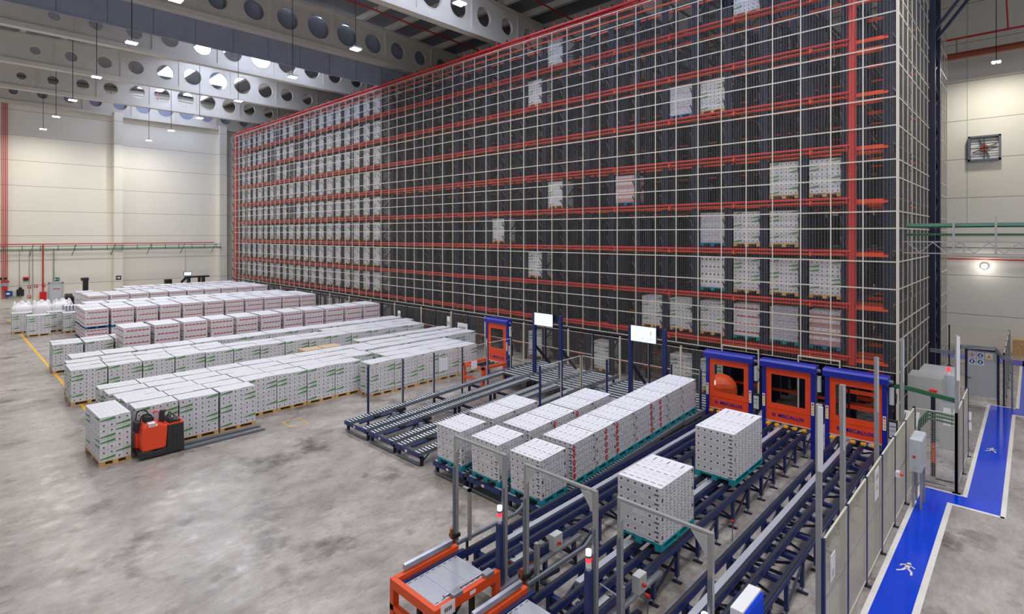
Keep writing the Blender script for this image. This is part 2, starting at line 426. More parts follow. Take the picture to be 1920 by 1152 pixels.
def faces4(wx, wy):
    """four side faces as (width, fn(u,z,e)->point) with outward normal"""
    hx, hy = wx/2, wy/2
    return [(wy, lambda u, z, e: (hx+e, -hy+u, z)), (wx, lambda u, z, e: (-hx+u, -hy-e, z)),
            (wy, lambda u, z, e: (-hx-e, hy-u, z)), (wx, lambda u, z, e: (hx-u, hy+e, z))]
def rect(k, F, u0, u1, z0, z1, m, e=.003, du=0):
    k.quad(F(u0, z0, e), F(u1, z0, e), F(u1+du, z1, e), F(u0+du, z1, e), m)
def carton_mesh(wx, wy, h, style, var=0):
    key = ('c', round(wx, 2), round(wy, 2), round(h, 2), style, var)
    if key in PM: return PM[key]
    rnd = random.Random(hash((style, var, 5)) if False else (len(style)*31+var*7+3))
    k = MB(); hx, hy = wx/2, wy/2; z0 = .144; z1 = h
    body = {'green': 'carton', 'conv': 'carton', 'red': 'carton', 'grey': 'greycarton', 'redbox': 'redload', 'kraft': 'kraft', 'dot': 'carton'}[style]
    top = 'kraft' if style == 'kraft' else ('cartontop')
    k.box(-hx, hx, -hy, hy, z0, z1-.004, body)
    k.quad((-hx, -hy, z1), (hx, -hy, z1), (hx, hy, z1), (-hx, hy, z1), top)
    H_ = z1-z0
    for fi, (w, F) in enumerate(faces4(wx, wy)):
        if style == 'green':
            n = 6 if w > 1 else 4
            nr = 8; cw = w/n; rh = H_/nr
            flip = (var+fi) % 2
            for i in range(1, n): rect(k, F, i*cw-.003, i*cw+.003, z0, z1, 'seam', .002)
            for r in range(2, nr, 2): rect(k, F, 0, w, z0+r*rh-.003, z0+r*rh+.003, 'seam', .002)
            wl = {(r, 0) for r in (((1, 2, 6) if flip else (3, 4, 7)))} | {(r, n-2) for r in ((4, 5) if flip else (1, 2, 6))}
            for r in range(nr):
                zz = z1-(r+.5)*rh
                i = 0
                while i < n:
                    if (r, i) in wl or (r, i) == (0, (n-2) if flip else 0):
                        a, b_ = i*cw+.01, (i+2)*cw-.012
                        k.quad(F(a, zz-.04, .003), F(b_, zz-.015, .003), F(b_, zz+.06, .003), F(a, zz-.005, .003), 'green_print')
                        rect(k, F, b_-.2, b_-.04, zz-.062, zz-.05, 'grey_print')
                        i += 2; continue
                    c = (i+.5)*cw
                    k.quad(F(c-.027, zz+.018, .003), F(c-.01, zz-.028, .003), F(c+.014, zz-.028, .003), F(c+.027, zz+.022, .003), 'print')
                    rect(k, F, c-.05, c+.05, zz-.052, zz-.046, 'grey_print')
                    i += 1
        elif style == 'conv':
            n = 6; nr = 6; cw = w/n; rh = H_/nr
            for r in range(1, nr): rect(k, F, 0, w, z0+r*rh-.003, z0+r*rh+.003, 'seam', .002)
            for r in range(nr):
                zz = z1-(r+.5)*rh
                if fi in (1, 3):
                    for i in range(n):
                        c = (i+.5)*cw
                        if r % 2 == 0 or rnd.random() < .9: rect(k, F, c-.021, c+.021, zz+.01, zz+.052, 'brown_print')
                        rect(k, F, c-.06, c+.06, zz-.05, zz-.04, 'grey_print')
                        if i: rect(k, F, i*cw-.002, i*cw+.002, zz-rh/2, zz+rh/2, 'seam', .002)
                    rect(k, F, w-.14, w-.04, zz-.075, zz-.05, 'print')
                else:
                    for i in range(9):
                        for q in range(3):
                            u = w*(i+.5)/9+rnd.uniform(-.02, .02)
                            rect(k, F, u-.045, u+.035, zz-.075+q*.055, zz-.055+q*.055+rnd.uniform(-.004, .01), 'grey_print' if rnd.random() < .62 else 'seam')
                    if r % 2 == 1: rect(k, F, .03, .085, zz-.01, zz+.06, 'brown_print')
                    else: rect(k, F, w-.085, w-.03, zz-.01, zz+.06, 'brown_print')
        elif style == 'red':
            nr = max(3, round(H_/.33)); rh = H_/nr
            for r in range(nr):
                zz = z1-(r+.62)*rh
                m = 'red_print'
                n = 6
                a0 = .12 if (r+var) % 3 == 1 else .03
                for i in range(n):
                    a = a0+(w-a0-.05)*i/n; b_ = a0+(w-a0-.05)*(i+1)/n; c = (a+b_)/2
                    k.poly([F(a, zz, .003), F(b_, zz, .003), F(b_, zz+.03, .003), F(c+.05, zz+.05, .003), F(c, zz+.085, .003), F(c-.05, zz+.045, .003), F(a, zz+.028, .003)], [tuple(range(7))], m)
                rect(k, F, .03, w-.03, z1-r*rh-.006, z1-r*rh-.002, 'seam', .002)
                for i in range(5): rect(k, F, w*(i+.4)/5, w*(i+.75)/5, zz+.14, zz+.155, 'grey_print')
            if var % 2: rect(k, F, .06, .2, z1-H_*.5, z1-H_*.5+.12, 'paper', .004); rect(k, F, .08, .16, z1-H_*.5+.02, z1-H_*.5+.05, 'print', .005)
        elif style in ('redbox',):
            for r in range(4): rect(k, F, 0, w, z0+H_*(r+.15)/4, z0+H_*(r+.6)/4, 'sticker' if False else 'redload')
            for r in range(4): rect(k, F, 0, w, z0+H_*(r+.62)/4, z0+H_*(r+.98)/4, 'carton'); [rect(k, F, w*(i+.4)/4, w*(i+.6)/4, z0+H_*(r+.75)/4, z0+H_*(r+.83)/4, 'red_print', .005) for i in range(4)]
        elif style == 'grey':
            for r in range(1, 6): rect(k, F, 0, w, z0+H_*r/6-.006, z0+H_*r/6+.006, 'seam')
            for i in range(1, 4): rect(k, F, w*i/4-.004, w*i/4+.004, z0, z1, 'seam')
            for r in range(6):
                for i in range(4): rect(k, F, w*(i+.3)/4, w*(i+.7)/4, z0+H_*(r+.4)/6, z0+H_*(r+.55)/6, 'grey_print')
        elif style == 'dot':
            for r in range(4):
                for i in range(6): rect(k, F, w*(i+.5)/6-.035, w*(i+.5)/6+.035, z0+H_*(r+.6)/4, z0+H_*(r+.6)/4+.07, 'print')
                rect(k, F, 0, w, z0+H_*r/4, z0+H_*r/4+.006, 'seam')
        elif style == 'kraft':
            rect(k, F, 0, w, z0+.3, z0+.31, 'seam')
    # top face
    T = lambda u, v: (-hx+u, -hy+v, z1+.004)
    def tr(u0, u1, v0, v1, m): k.quad(T(u0, v0), T(u1, v0), T(u1, v1), T(u0, v1), m)
    if style == 'green':
        n = 7
        for i in range(1, n): tr(0, wx, wy*i/n-.002, wy*i/n+.002, 'grey_print')
        tr(wx/2-.003, wx/2+.003, 0, wy, 'seam')
        for i in range(n):
            for j in range(2):
                c = wy*(i+.5)/n; x = wx*(j+.5)/2+rnd.uniform(-.04, .04)
                tr(x-.02, x+.02, c-.008, c+.008, 'print' if rnd.random() < .5 else 'grey_print')
        a = 0 if var % 2 else wy*.62
        k.quad(T(wx-.05, a), T(wx, a), T(wx, a+wy*.36), T(wx-.02, a+wy*.36), 'green_print')
    elif style == 'conv':
        for rv, dark in ((.10, 1), (.22, 0), (.34, 0), (.47, 1), (.60, 0), (.70, 0)):
            for i in range(6):
                c = wx*(i+.5)/6; v = wy*rv
                tr(c-.055, c+.045, v-.009, v+.009, 'print' if dark else 'seam2')
                pass
        for i in range(3):
            c = wx*(i*2+1.05)/6; tr(c-.01, c+.01, wy*.8, wy*.92, 'print'); tr(c+wx/6-.008, c+wx/6+.008, wy*.82, wy*.9, 'grey_print')
        tr(0, wx, wy*.76, wy*.763, 'seam'); tr(0, wx, wy*.4, wy*.403, 'seam')
    elif style == 'red':
        tr(wx*.33-.003, wx*.33+.003, 0, wy, 'grey_print'); tr(wx*.66-.003, wx*.66+.003, 0, wy, 'grey_print')
        for i in range(1, 4): tr(0, wx, wy*i/4-.002, wy*i/4+.002, 'grey_print')
    PM[key] = k.mesh('carton_stack'); return PM[key]

EXTRA = {}
def sticker_mesh(wx, wy, h, at):
    key = ('s', wx, wy, h, at)
    if key in PM: return PM[key]
    k = MB(); hx = wx/2+.006
    for r in range(5):
        z = h-.12-r*(h-.2)/5; y = -wy/2+wy*at
        for dy, dz in ((0, .05), (.045, .01), (-.045, .01), (.02, -.045), (-.025, -.045)):
            n = 7; pts = [(hx, y+dy+.032*math.cos(2*math.pi*i/n), z+dz+.032*math.sin(2*math.pi*i/n)) for i in range(n)]
            k.poly(pts, [tuple(range(n))], 'sticker')
    PM[key] = k.mesh('red_stickers'); return PM[key]
nload = [0]
SPECS = []
def load(*a, **kw):
    d = {'tilt': 0}; SPECS.append((a, kw, d)); return d
def build_load(x, y, z, wx, wy, h, style, pal, label, group, var=0, rot=0, stick=None):
    t = bpy.data.objects.new('loaded_pallet', None); COL.objects.link(t); t.location = (x, y, z); t.rotation_euler = (0, 0, rot)
    t.empty_display_size = .2
    tag(t, label, 'loaded pallet', group)
    for nm, me in (('pallet', pallet_mesh(wx, wy, pal)), ('carton_stack', carton_mesh(wx-.02, wy-.02, h, style, var))):
        o = bpy.data.objects.new(nm, me); COL.objects.link(o); o.parent = t
    if stick is not None:
        o = bpy.data.objects.new('sticker_set', sticker_mesh(wx-.02, wy-.02, h, stick)); COL.objects.link(o); o.parent = t; o['label'] = 'red flower-shaped stickers'
    nload[0] += 1
    return t
def ordw(i):
    w = ['first', 'second', 'third', 'fourth', 'fifth', 'sixth', 'seventh', 'eighth', 'ninth', 'tenth', 'eleventh', 'twelfth', 'thirteenth', 'fourteenth', 'fifteenth', 'sixteenth', 'seventeenth', 'eighteenth', 'nineteenth', 'twentieth', 'twenty-first', 'twenty-second']
    return w[i]
def row(xf, xf1, depth, ys, h, style, pal, rowname, group, pitch=None, z=0, zlab=''):
    """one row along Y; xf = X of the front face at the near end, xf1 at the far end; ys = list of starts"""
    L_ = 1.2 if pitch is None else pitch
    for i, y in enumerate(ys):
        f = i/max(1, len(ys)-1); X = xf+(xf1-xf)*f+random.uniform(-.025, .025)
        load(X-depth/2, y+L_/2, z, depth, L_, h+(random.uniform(-.01, .01)), style, pal,
             '%s-printed pallet, %s from left, %s' % (style, ordw(i), rowname), group, var=(i*3+int(-xf)) % 4)
G1 = 'green-printed carton pallets in the front block'
def seq(a, b_, p=1.222): return [a+p*i for i in range(int(round((b_-a)/p)))]
row(-20.45, -20.45, .8, [4.33, 5.56, 6.82], 1.42, 'green', 'wood', 'short row right behind the orange truck', G1)
row(-21.28, -21.28, .8, seq(4.27, 12.8), 1.42, 'green', 'wood', 'second row behind the orange truck', G1)
row(-22.13, -22.13, .8, seq(4.2, 13.9), 1.42, 'green', 'wood', 'third row behind the orange truck', G1)
row(-22.98, -22.98, .8, seq(4.08, 20.8), 1.42, 'green', 'wood', 'fourth row behind the orange truck', G1)
row(-23.85, -23.85, .8, seq(4.0, 20.8), 1.42, 'green', 'wood', 'fifth row behind the orange truck', G1)
row(-24.95, -24.95, .75, seq(14.95, 20.8), 1.42, 'green', 'wood', 'row beyond the cardboard-topped pair', G1)
G2 = 'green-printed carton pallets beside the mesh fence'
row(-20.27, -20.27, .8, seq(12.66, 18.7), 1.42, 'green', 'wood', 'front row beside the left fence', G2)
row(-21.1, -21.1, .8, [13.99+1.17*i for i in range(4)], 1.42, 'green', 'wood', 'second row beside the left fence', G2)
row(-21.95, -21.95, .75, [13.99+1.17*i for i in range(4)], 1.42, 'green', 'wood', 'third row beside the left fence', G2)
for i in range(2):
    load(-25.2, 12.45+i*.98, 0, .8, .95, 1.41, 'kraft', 'wood', 'low load topped with bare brown cardboard, the %s one' % ('nearer' if i == 0 else 'farther'), 'cardboard-topped loads', 0)
G3 = 'green-printed carton pallets in the middle block'
row(-27.95, -27.3, .8, seq(3.75, 20.9), 1.42, 'green', 'wood', 'front row of the middle green block', G3)
row(-28.8, -28.15, .8, seq(3.77, 20.9), 1.42, 'green', 'wood', 'second row of the middle green block', G3)
row(-29.68, -29.5, .8, seq(3.85, 9.9), 1.42, 'green', 'wood', 'third row of the middle green block', G3)
row(-29.1, -29.0, .8, seq(15.2, 20.9), 1.42, 'green', 'wood', 'far piece of the middle block third row', G3)
row(-30.75, -30.2, 1.2, seq(4.15, 20.9), 1.42, 'green', 'wood', 'rear row of the middle green block', G3, pitch=1.2)
G4 = 'green-printed carton pallets near the yellow line'
row(-35.07, -35.07, .8, [4.0, 5.27, 6.55], 1.41, 'green', 'wood', 'short front row touching the yellow line', G4)
row(-35.95, -35.95, .8, [4.05, 5.3, 6.55], 1.41, 'green', 'wood', 'short second row near the yellow line', G4)
G5 = 'red-printed tall carton pallets, nearer block'
row(-33.8, -33.2, 1.85, [6.65+1.36*i for i in range(11)], 2.08, 'red', 'wood', 'nearest red-printed row', G5)
G6 = 'red-printed tall carton pallets, middle block'
G7 = 'red-printed tall carton pallets, far block'
def redrow(xf, xf1, ys, rn, g_, dbl=0):
    for i, y in enumerate(ys):
        f = i/max(1, len(ys)-1); X = xf+(xf1-xf)*f-.925
        lab = 'tall red-printed pallet, %s from left, %s' % (ordw(i), rn)
        if i < dbl:
            load(X, y+.62, 0, 1.85, 1.24, .855, 'red', 'blue_pallet', 'lower half of the %s double stack from left, %s' % (ordw(i), rn), g_, i)
            load(X, y+.62, .86, 1.85, 1.24, 1.22, 'red', 'blue_pallet', 'upper half of the %s double stack from left, %s' % (ordw(i), rn), g_, i+1)
        else: load(X, y+.62, 0, 1.85, 1.24, 2.08, 'red', 'blue_pallet', lab, g_, i % 4)
redrow(-43.6, -42.2, [6.55+1.35*i for i in range(11)], 'front row of middle red block', G6, 4)
redrow(-45.6, -44.15, [6.6+1.35*i for i in range(11)], 'second row of middle red block', G6, 1)
redrow(-47.6, -46.1, [7.2+1.35*i for i in range(10)], 'rear row of middle red block', G6)
redrow(-53.3, -52.7, [8.25+1.36*i for i in range(10)], 'front row of far red block', G7)
redrow(-55.3, -54.7, [8.25+1.36*i for i in range(10)], 'second row of far red block', G7)
redrow(-57.6, -56.7, [10.9+1.36*i for i in range(8)], 'third row of far red block', G7)
redrow(-59.8, -59.2, [11.9+1.36*i for i in range(7)], 'rearmost row of far red block', G7)
load(-58.4, 8.7, 0, 1.2, 1.15, 2.08, 'dot', 'wood', 'carton pallet with rows of black dots left of the far red block', 'single pallets', 0)
# loose green pallets left of the red blocks
for x, y, wx, wy, lab in ((-49.3, 4.86, .85, 1.24, 'green-printed carton pallet standing foremost of the loose group by the big bags'),
                          (-51.5, 4.2, .85, 1.1, 'green-printed pallet half hidden, leftmost of the loose group by the bulk bags'),
                          (-50.6, 5.95, .85, 1.0, 'green-printed carton pallet in the rear middle of the loose group by the big bags'),
                          (-49.4, 6.6, .85, .9, 'green-printed carton pallet at the right of the loose group by the big bags')):
    load(x, y, 0, wx, wy, 1.42, 'green', 'wood', lab, 'loose green pallets', 1)
for i, z in enumerate((0, .7, 1.25)):
    load(-51.0, 7.0, z, 1.1, 1.2, (.6, .5, .48)[i], 'dot' if i != 1 else 'grey', 'teal', '%s of the three low loads stacked on teal pallets beside the big bags' % ('lowest', 'middle', 'topmost')[i], 'low loads on teal pallets', 0)
# isolated pallet left of the truck
load(-20.98, 3.72, 0, 1.9, .8, 1.45, 'green', 'wood', 'green-printed carton pallet standing alone left of the orange truck', 'front', 2, rot=.03)

# ---- gravity-lane loads (ride on sloping roller tracks)
SL = .045
def trackz(y): return .40+SL*(y-10)
tilt = math.atan(SL)
def gload(x0, x1, y0, y1, label, var=0, stick=None):
    yc = (y0+y1)/2
    t = load((x0+x1)/2, yc, trackz(yc)+.005, x1-x0, y1-y0, 1.10, 'conv', 'teal', label, 'white carton loads on the sloping roller lanes', var, stick=stick)
    t['tilt'] = tilt
for nm, x0, x1, spans in (('left', -12.37, -11.33, [(9.92, 10.92), (11.17, 12.15), (12.17, 13.15)]),
                          ('middle', -10.94, -9.9, [(9.95, 10.95), (11.17, 12.16), (12.18, 13.2), (13.25, 14.18), (14.2, 15.14)]),
                          ('right', -9.5, -8.48, [(9.95, 10.95), (11.22, 12.2), (12.22, 13.2), (13.22, 14.22), (14.24, 15.22), (15.24, 16.22), (16.24, 17.22), (17.24, 18.24)])):
    for i, (a, b_) in enumerate(spans):
        st = None
        if nm == 'right' and i in (1, 2, 3, 4, 5): st = (.03, .5, .04, .96, .5)[i-1]
        if nm == 'middle' and i in (2, 3): st = .05
        gload(x0, x1, a, b_, 'white carton load, %s from the near end, %s loaded roller lane' % (ordw(i), nm), i, st)
load(-5.65, 10.28, .8, .98, 1.42, 1.22, 'conv', 'teal', 'white carton load on teal pallet, the nearer one alone on the middle chain conveyor', 'chain conveyor loads', 0)
load(-5.73, 14.25, .8, 1.0, 1.9, 1.25, 'conv', 'teal', 'white carton load on teal pallet, in front of the orange shutters on the chain conveyor', 'chain conveyor loads', 1)

# ================================================================== RACKING
YF = 22.3; XR = -3.3; XL = -62.9
BAY = 1.42; C0 = -5.6
shelf = [2.62+1.885*i for i in range(8)]
def bx(i): return C0-BAY*i
NB = 41
bounds = [C0+BAY/2-BAY*i for i in range(NB)]   # upright centres
rack = thing('pallet_racking', ((XR+XL)/2, 29, 0), 'tall navy and orange pallet racking filling the hall behind beige mesh cladding', 'racking')
DY = [22.62, 23.6, 25.15, 26.35, 28.7, 29.9, 31.1, 32.3, 34.6, 36.2]
# uprights: first hundred separate, the rest one
ups = [(x, y) for y in DY[:2] for x in ([-3.62]+bounds)]
ups += [(x, DY[2]) for x in bounds[:16]]
rest = [(x, y) for y in DY for x in ([-3.62]+bounds) if (x, y) not in ups]
me = None
for x, y in ups[:100]:
    k = MB(); k.box(-.13, -.06, -.05, .05, 0, 17.5, 'navydk'); k.box(.06, .13, -.05, .05, 0, 17.5, 'navydk'); k.box(-.06, .06, -.01, .01, 0, 17.5, 'navydk')
    if me is None: me = k.mesh('upright')
    o = bpy.data.objects.new('upright', me); COL.objects.link(o); o.parent = rack
    o.location = (x-(XR+XL)/2, y-29, 0)
k = MB()
for x, y in rest+ups[100:]: k.box(x-.1, x+.1, y-.05, y+.05, 0, 17.5, 'navydk')
part('upright', k, rack, kind='stuff')
# frame bracing in the depth direction (zig-zag)
k = MB()
pairs = [(DY[0], DY[1]), (DY[2], DY[3]), (DY[4], DY[5]), (DY[6], DY[7]), (DY[8], DY[9])]
for x in [-3.62]+bounds:
    for a, b_ in pairs:
        z = .2; f = 0
        while z < 17.2:
            k.bar((x, a if f else b_, z), (x, b_ if f else a, z+.94), .05, .05, 'navydk', up=(1, 0, 0), caps=False); f ^= 1; z += .94
part('frame_bracing', k, rack, kind='stuff')
# galvanised braces seen as pale diagonals
k = MB()
for i in range(NB-1):
    x = bounds[i]
    for z in shelf:
        for q in (0, .72):
            k.bar((x-.1, 22.62, z+.1+q), (x-.1, 22.34, z+.42+q), .03, .05, 'rackpale', up=(1, 0, 0))
part('pallet_support_bracket', k, rack, kind='stuff')
# rails running into the depth on each side of each lane
k = MB()
for x in bounds+[-3.62]:
    for z in [s_-.06 for s_ in shelf]:
        for s_ in (-.09, .09): k.box(x+s_-.03, x+s_+.03, 22.7, 36.3, z-.05, z+.02, 'navydk')
part('lane_rail', k, rack, kind='stuff')
# orange beams across, several depths
nb = 0
kk = MB()
for zi, z in enumerate(shelf+[17.45]):
    for yi, y in enumerate((DY[0], DY[1], DY[4], DY[7])):
        k = MB() if yi < 2 else kk; zz = z-.23
        zz = z-.23
        k.box(XL, XR-.3, y-.1, y-.05, zz-.04, zz+.04, 'rackorange')
        if yi < 2: part('beam', k, rack)
part('beam', kk, rack, kind='stuff')
# bottom beams in ground bay
for y in (23.6, 26.4, 29): part('beam', B(XL, XR-.3, y-.05, y, .55, .65, 'rackorange'), rack)
# right bay orange beams (visible without sprinkler)
for z in [.75, 1.3]+[s_-.18 for s_ in shelf]:
    for y in (22.62, 24.0, 26.25):
        part('beam', B(-4.9, -3.68, y-.05, y, z-.09, z+.05, 'rackorange'), rack)
# top beams, diagonals under the roof
k = MB()
for x in bounds[::1]:
    k.box(x-.03, x+.03, 22.5, 36.3, 17.35, 17.43, 'navydk')
    k.bar((x, 22.6, 16.4), (x, 25.2, 17.4), .05, .05, 'navydk')
part('top_tie', k, rack, kind='stuff')
# dark blocks added to close the view and darken the rack depth
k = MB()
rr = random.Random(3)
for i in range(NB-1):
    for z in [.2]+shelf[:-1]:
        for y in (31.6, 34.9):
            if rr.random() < .93: k.box(bx(i)-.55, bx(i)+.55, y-.5, y+.5, z, z+1.45, 'rackshade')
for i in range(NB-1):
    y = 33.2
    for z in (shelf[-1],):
        if rr.random() < .55: k.box(bx(i)-.55, bx(i)+.55, y-.5, y+.5, z, z+1.4, 'rackshade')
solo('rack_shade_blocks', k, 'dark blocks added deep inside the racking, standing in for its shade', 'stored goods', kind='stuff', origin=(-33, 33, 0))
# sprinkler pipes on the rack front
sp = thing('rack_sprinkler', (-4.68, 22.15, 0), 'red sprinkler pipework on the front of the racking with one thick riser near its corner', 'sprinkler pipework')
k = MB(); k.cyl((-4.68, 22.5, 2.25), (-4.68, 22.5, 17.65), .13, 'redpipe', 14); part('riser', k, sp)
k = MB(); k.cyl((XL+.2, 22.5, 0), (XL+.2, 22.5, 17.5), .2, 'redpipe', 10); part('riser', k, sp)
for z in [2.53+1.885*i for i in range(9)]:
    k = MB(); k.cyl((XL, 22.4, z), (-4.7, 22.4, z), .05, 'redpipe', 10)
    k.cyl((XL, 22.44, z-.13), (-4.9, 22.44, z-.13), .03, 'rackorange', 8)
    x = -6
    while x > -62: k.box(x-.04, x+.04, 22.38, 22.56, z-.2, z+.02, 'rackorange'); x -= 2.84
    part('branch_pipe', k, sp)
k = MB()
k.cyl((XL, 22.35, 17.75), (-3.2, 22.35, 17.75), .07, 'redpipe', 8)
x = -4
while x > -62: k.cyl((x, 22.35, 17.75), (x, 22.35, 18.0), .03, 'redpipe', 6); x -= 1.42
part('branch_pipe', k, sp)
# outer left end brackets
k = MB()
for z in range(0, 17):
    k.bar((XL-.05, 22.4, z+.9), (XL-.55, 22.3, z+1.4), .05, .05, 'navydk')
k.bar((XL-.55, 22.3, .5), (XL-.55, 22.3, 17), .03, .03, 'navydk')
part('end_bracket', k, rack)

# ---- mesh cladding
ZR = [2.2, 3.29, 3.88, 5.04, 5.97, 7.11, 7.69, 8.84, 9.45, 10.6, 11.56, 12.73, 13.31, 14.45, 15.05, 16.2, 16.8, 17.5]
clad = thing('mesh_cladding', (-30, YF, 2.2), 'beige wire mesh cladding over the front and corner of the tall racking', 'mesh cladding')
def mesh_panel_geo(w, h, vp=.1, hp=.05, fr=.022, wire=.0045, fm='beige', wm='wire', along='x'):
    k = MB()
    def P(u, t, z): return (u, t, z)
    i = 1
    while i*vp < w-.01:
        u = i*vp; k.bar((u, 0, 0), (u, 0, h), wire, wire, wm, up=(0, 1, 0), caps=False); i += 1
    i = 1
    while i*hp < h-.01:
        z = i*hp; k.bar((0, 0, z), (w, 0, z), wire*.7, wire*.7, wm, caps=False); i += 1
    for a, b_ in (((0, 0, .011), (w, 0, .011)), ((0, 0, h-.011), (w, 0, h-.011))): k.bar(a, b_, fr, .021, fm)
    for a, b_ in (((.01, 0, .022), (.01, 0, h-.022)), ((w-.01, 0, .022), (w-.01, 0, h-.022))): k.bar(a, b_, fr, .019, fm, up=(1, 0, 0))
    return k
cache = {}
def mp(w, h):
    key = (round(w, 2), round(h, 2))
    if key not in cache: cache[key] = mesh_panel_geo(w, h).mesh('mesh_panel')
    return cache[key]
def place_panel(parent, org, x, y, z, w, h, rotz=0, me=None, name='mesh_panel'):
    o = bpy.data.objects.new(name, me or mp(w, h)); COL.objects.link(o); o.parent = parent
    o.location = (x-org[0], y-org[1], z-org[2]); o.rotation_euler = (0, 0, rotz); return o
corg = ORG[clad.name]
cols = [XR-1.0*(i+1) for i in range(60)]
npan = 0
restk = MB()
def add_to(k, w, h, x, y, z, vert_wires=True):
    pass
for ci, x in enumerate(cols):
    for zi in range(len(ZR)-1):
        if ci < 5 or (ci == 5 and zi < 15):
            place_panel(clad, corg, x, YF, ZR[zi], 1.0, ZR[zi+1]-ZR[zi]); npan += 1
x1 = cols[5]; x0 = XL+.1
z0c = ZR[0]
for z in ZR: restk.bar((x0, YF, z), (x1, YF, z), .022, .04, 'beige')
for c in cols[5:]: restk.bar((c, YF, z0c), (c, YF, 17.5), .036, .036, 'beige', up=(0, 1, 0))
z = z0c+.05
while z < 17.5: restk.bar((x0, YF, z), (x1, YF, z), .003, .003, 'wire', caps=False); z += .05
x = x1-.1
while x > x0: restk.bar((x, YF, z0c), (x, YF, 17.5), .004, .004, 'wire', up=(0, 1, 0), caps=False); x -= .1
part('mesh_panel', restk, clad, kind='stuff')
# side cladding (facing +X)
k = MB()
for (ya, yb) in ((YF, 30.0), (32.6, 36.7)):
    for z in ZR: k.bar((XR, ya, z), (XR, yb, z), .022, .045, 'beige')
    y = ya
    while y < yb+.01: k.bar((XR, y, 0.1), (XR, y, 17.5), .03, .03, 'beige'); y += 1.02
    z = 2.25
    while z < 17.5: k.bar((XR, ya, z), (XR, yb, z), .003, .003, 'wire', caps=False); z += .1
    y = ya+.1
    while y < yb: k.bar((XR, y, .1), (XR, y, 17.5), .003, .003, 'wire', caps=False); y += .1
    k.bar((XR, ya, .1), (XR, yb, .1), .022, .04, 'beige')
    k.bar((XR, ya, 1.15), (XR, yb, 1.15), .022, .03, 'beige')
part('side_mesh', k, clad)
k = MB(); k.box(XR-.04, XR+.04, YF-.04, YF+.04, 0, 17.5, 'beige'); part('corner_post', k, clad)
# ground-level fence along the racking front: beige framed panels between posts
fence = thing('rack_fence', (-30, 21.9, 0), 'beige framed safety fence along the foot of the racking', 'fence')
fm = mesh_panel_geo(1.46, 2.0, .06, .1, .02, .005)
# middle rail
fm.bar((0, 0, 1.0), (1.46, 0, 1.0), .02, .035, 'beige')
fmesh = fm.mesh('fence_panel')
fo = ORG[fence.name]; x = -9.3
while x > -61:
    place_panel(fence, fo, x-1.5, 21.75, .12, 0, 0, me=fmesh, name='fence_panel')
    part('post', B(x-.03, x+.03, 21.72, 21.78, 0, 2.2, 'beige' if int(x) % 3 else 'navydk'), fence)
    x -= 1.5
k = MB(); k.bar((-62, 21.8, 2.22), (-10, 21.8, 2.22), .05, .07, 'black'); part('top_rail', k, fence)
# papers on that fence
for (x, z, w, h, l) in ((-31.2, 1.5, .3, .45, 'small white notice with black mark on the racking fence, farthest'), (-26.0, 1.5, .28, .75, 'tall narrow white notice on the racking fence'), (-24.7, 1.35, .9, .5, 'wide white notice with grey bars on the racking fence')):
    t = thing('notice', (x, 21.7, z-h/2), l, 'notice'); part('sheet', B(x-w/2, x+w/2, 21.695, 21.705, z-h/2, z+h/2, 'paper'), t)
    k = MB()
    for i in range(4): k.box(x-w*.35+i*w*.18, x-w*.35+i*w*.18+w*.1, 21.688, 21.694, z-h*.2, z+h*.1, 'grey_print')
    part('print', k, t)
# crane/aisle column and truss between the two side mesh pieces
t = thing('lattice_column', (-3.2, 31.3, 0), 'black-blue lattice column at the racking side with triangular bracket on top', 'column')
k = MB()
for y in (30.4, 32.2):
    k.box(-3.32, -3.12, y-.13, y+.13, 0, 21, 'navydk')
part('post', k, t)
k = MB(); z = .4; f = 0
while z < 19: k.bar((-3.22, 30.45 if f else 32.15, z), (-3.22, 32.15 if f else 30.45, z+.8), .06, .06, 'navydk'); f ^= 1; z += .8
part('lattice', k, t)
k = MB()
A = (-3.2, 31, 15.9); C_ = (-.9, 31, 19.0); D_ = (-3.2, 31, 19.0)
for dy in (-.5, .7):
    a = (A[0], A[1]+dy, A[2]); c = (C_[0], C_[1]+dy, C_[2]); d = (D_[0], D_[1]+dy, D_[2])
    k.bar(a, c, .12, .12, 'navydk'); k.bar(d, c, .12, .12, 'navydk'); k.bar((A[0], A[1]+dy, 17.6), (-1.9, A[1]+dy, 19.0), .07, .07, 'navydk')
    k.bar(((a[0]+c[0])/2, a[1], (a[2]+c[2])/2), (D_[0], D_[1]+dy, 18.9), .06, .06, 'navydk')
k.bar((C_[0], 30.5, C_[2]), (C_[0], 31.7, C_[2]), .12, .12, 'navydk')
part('bracket', k, t)

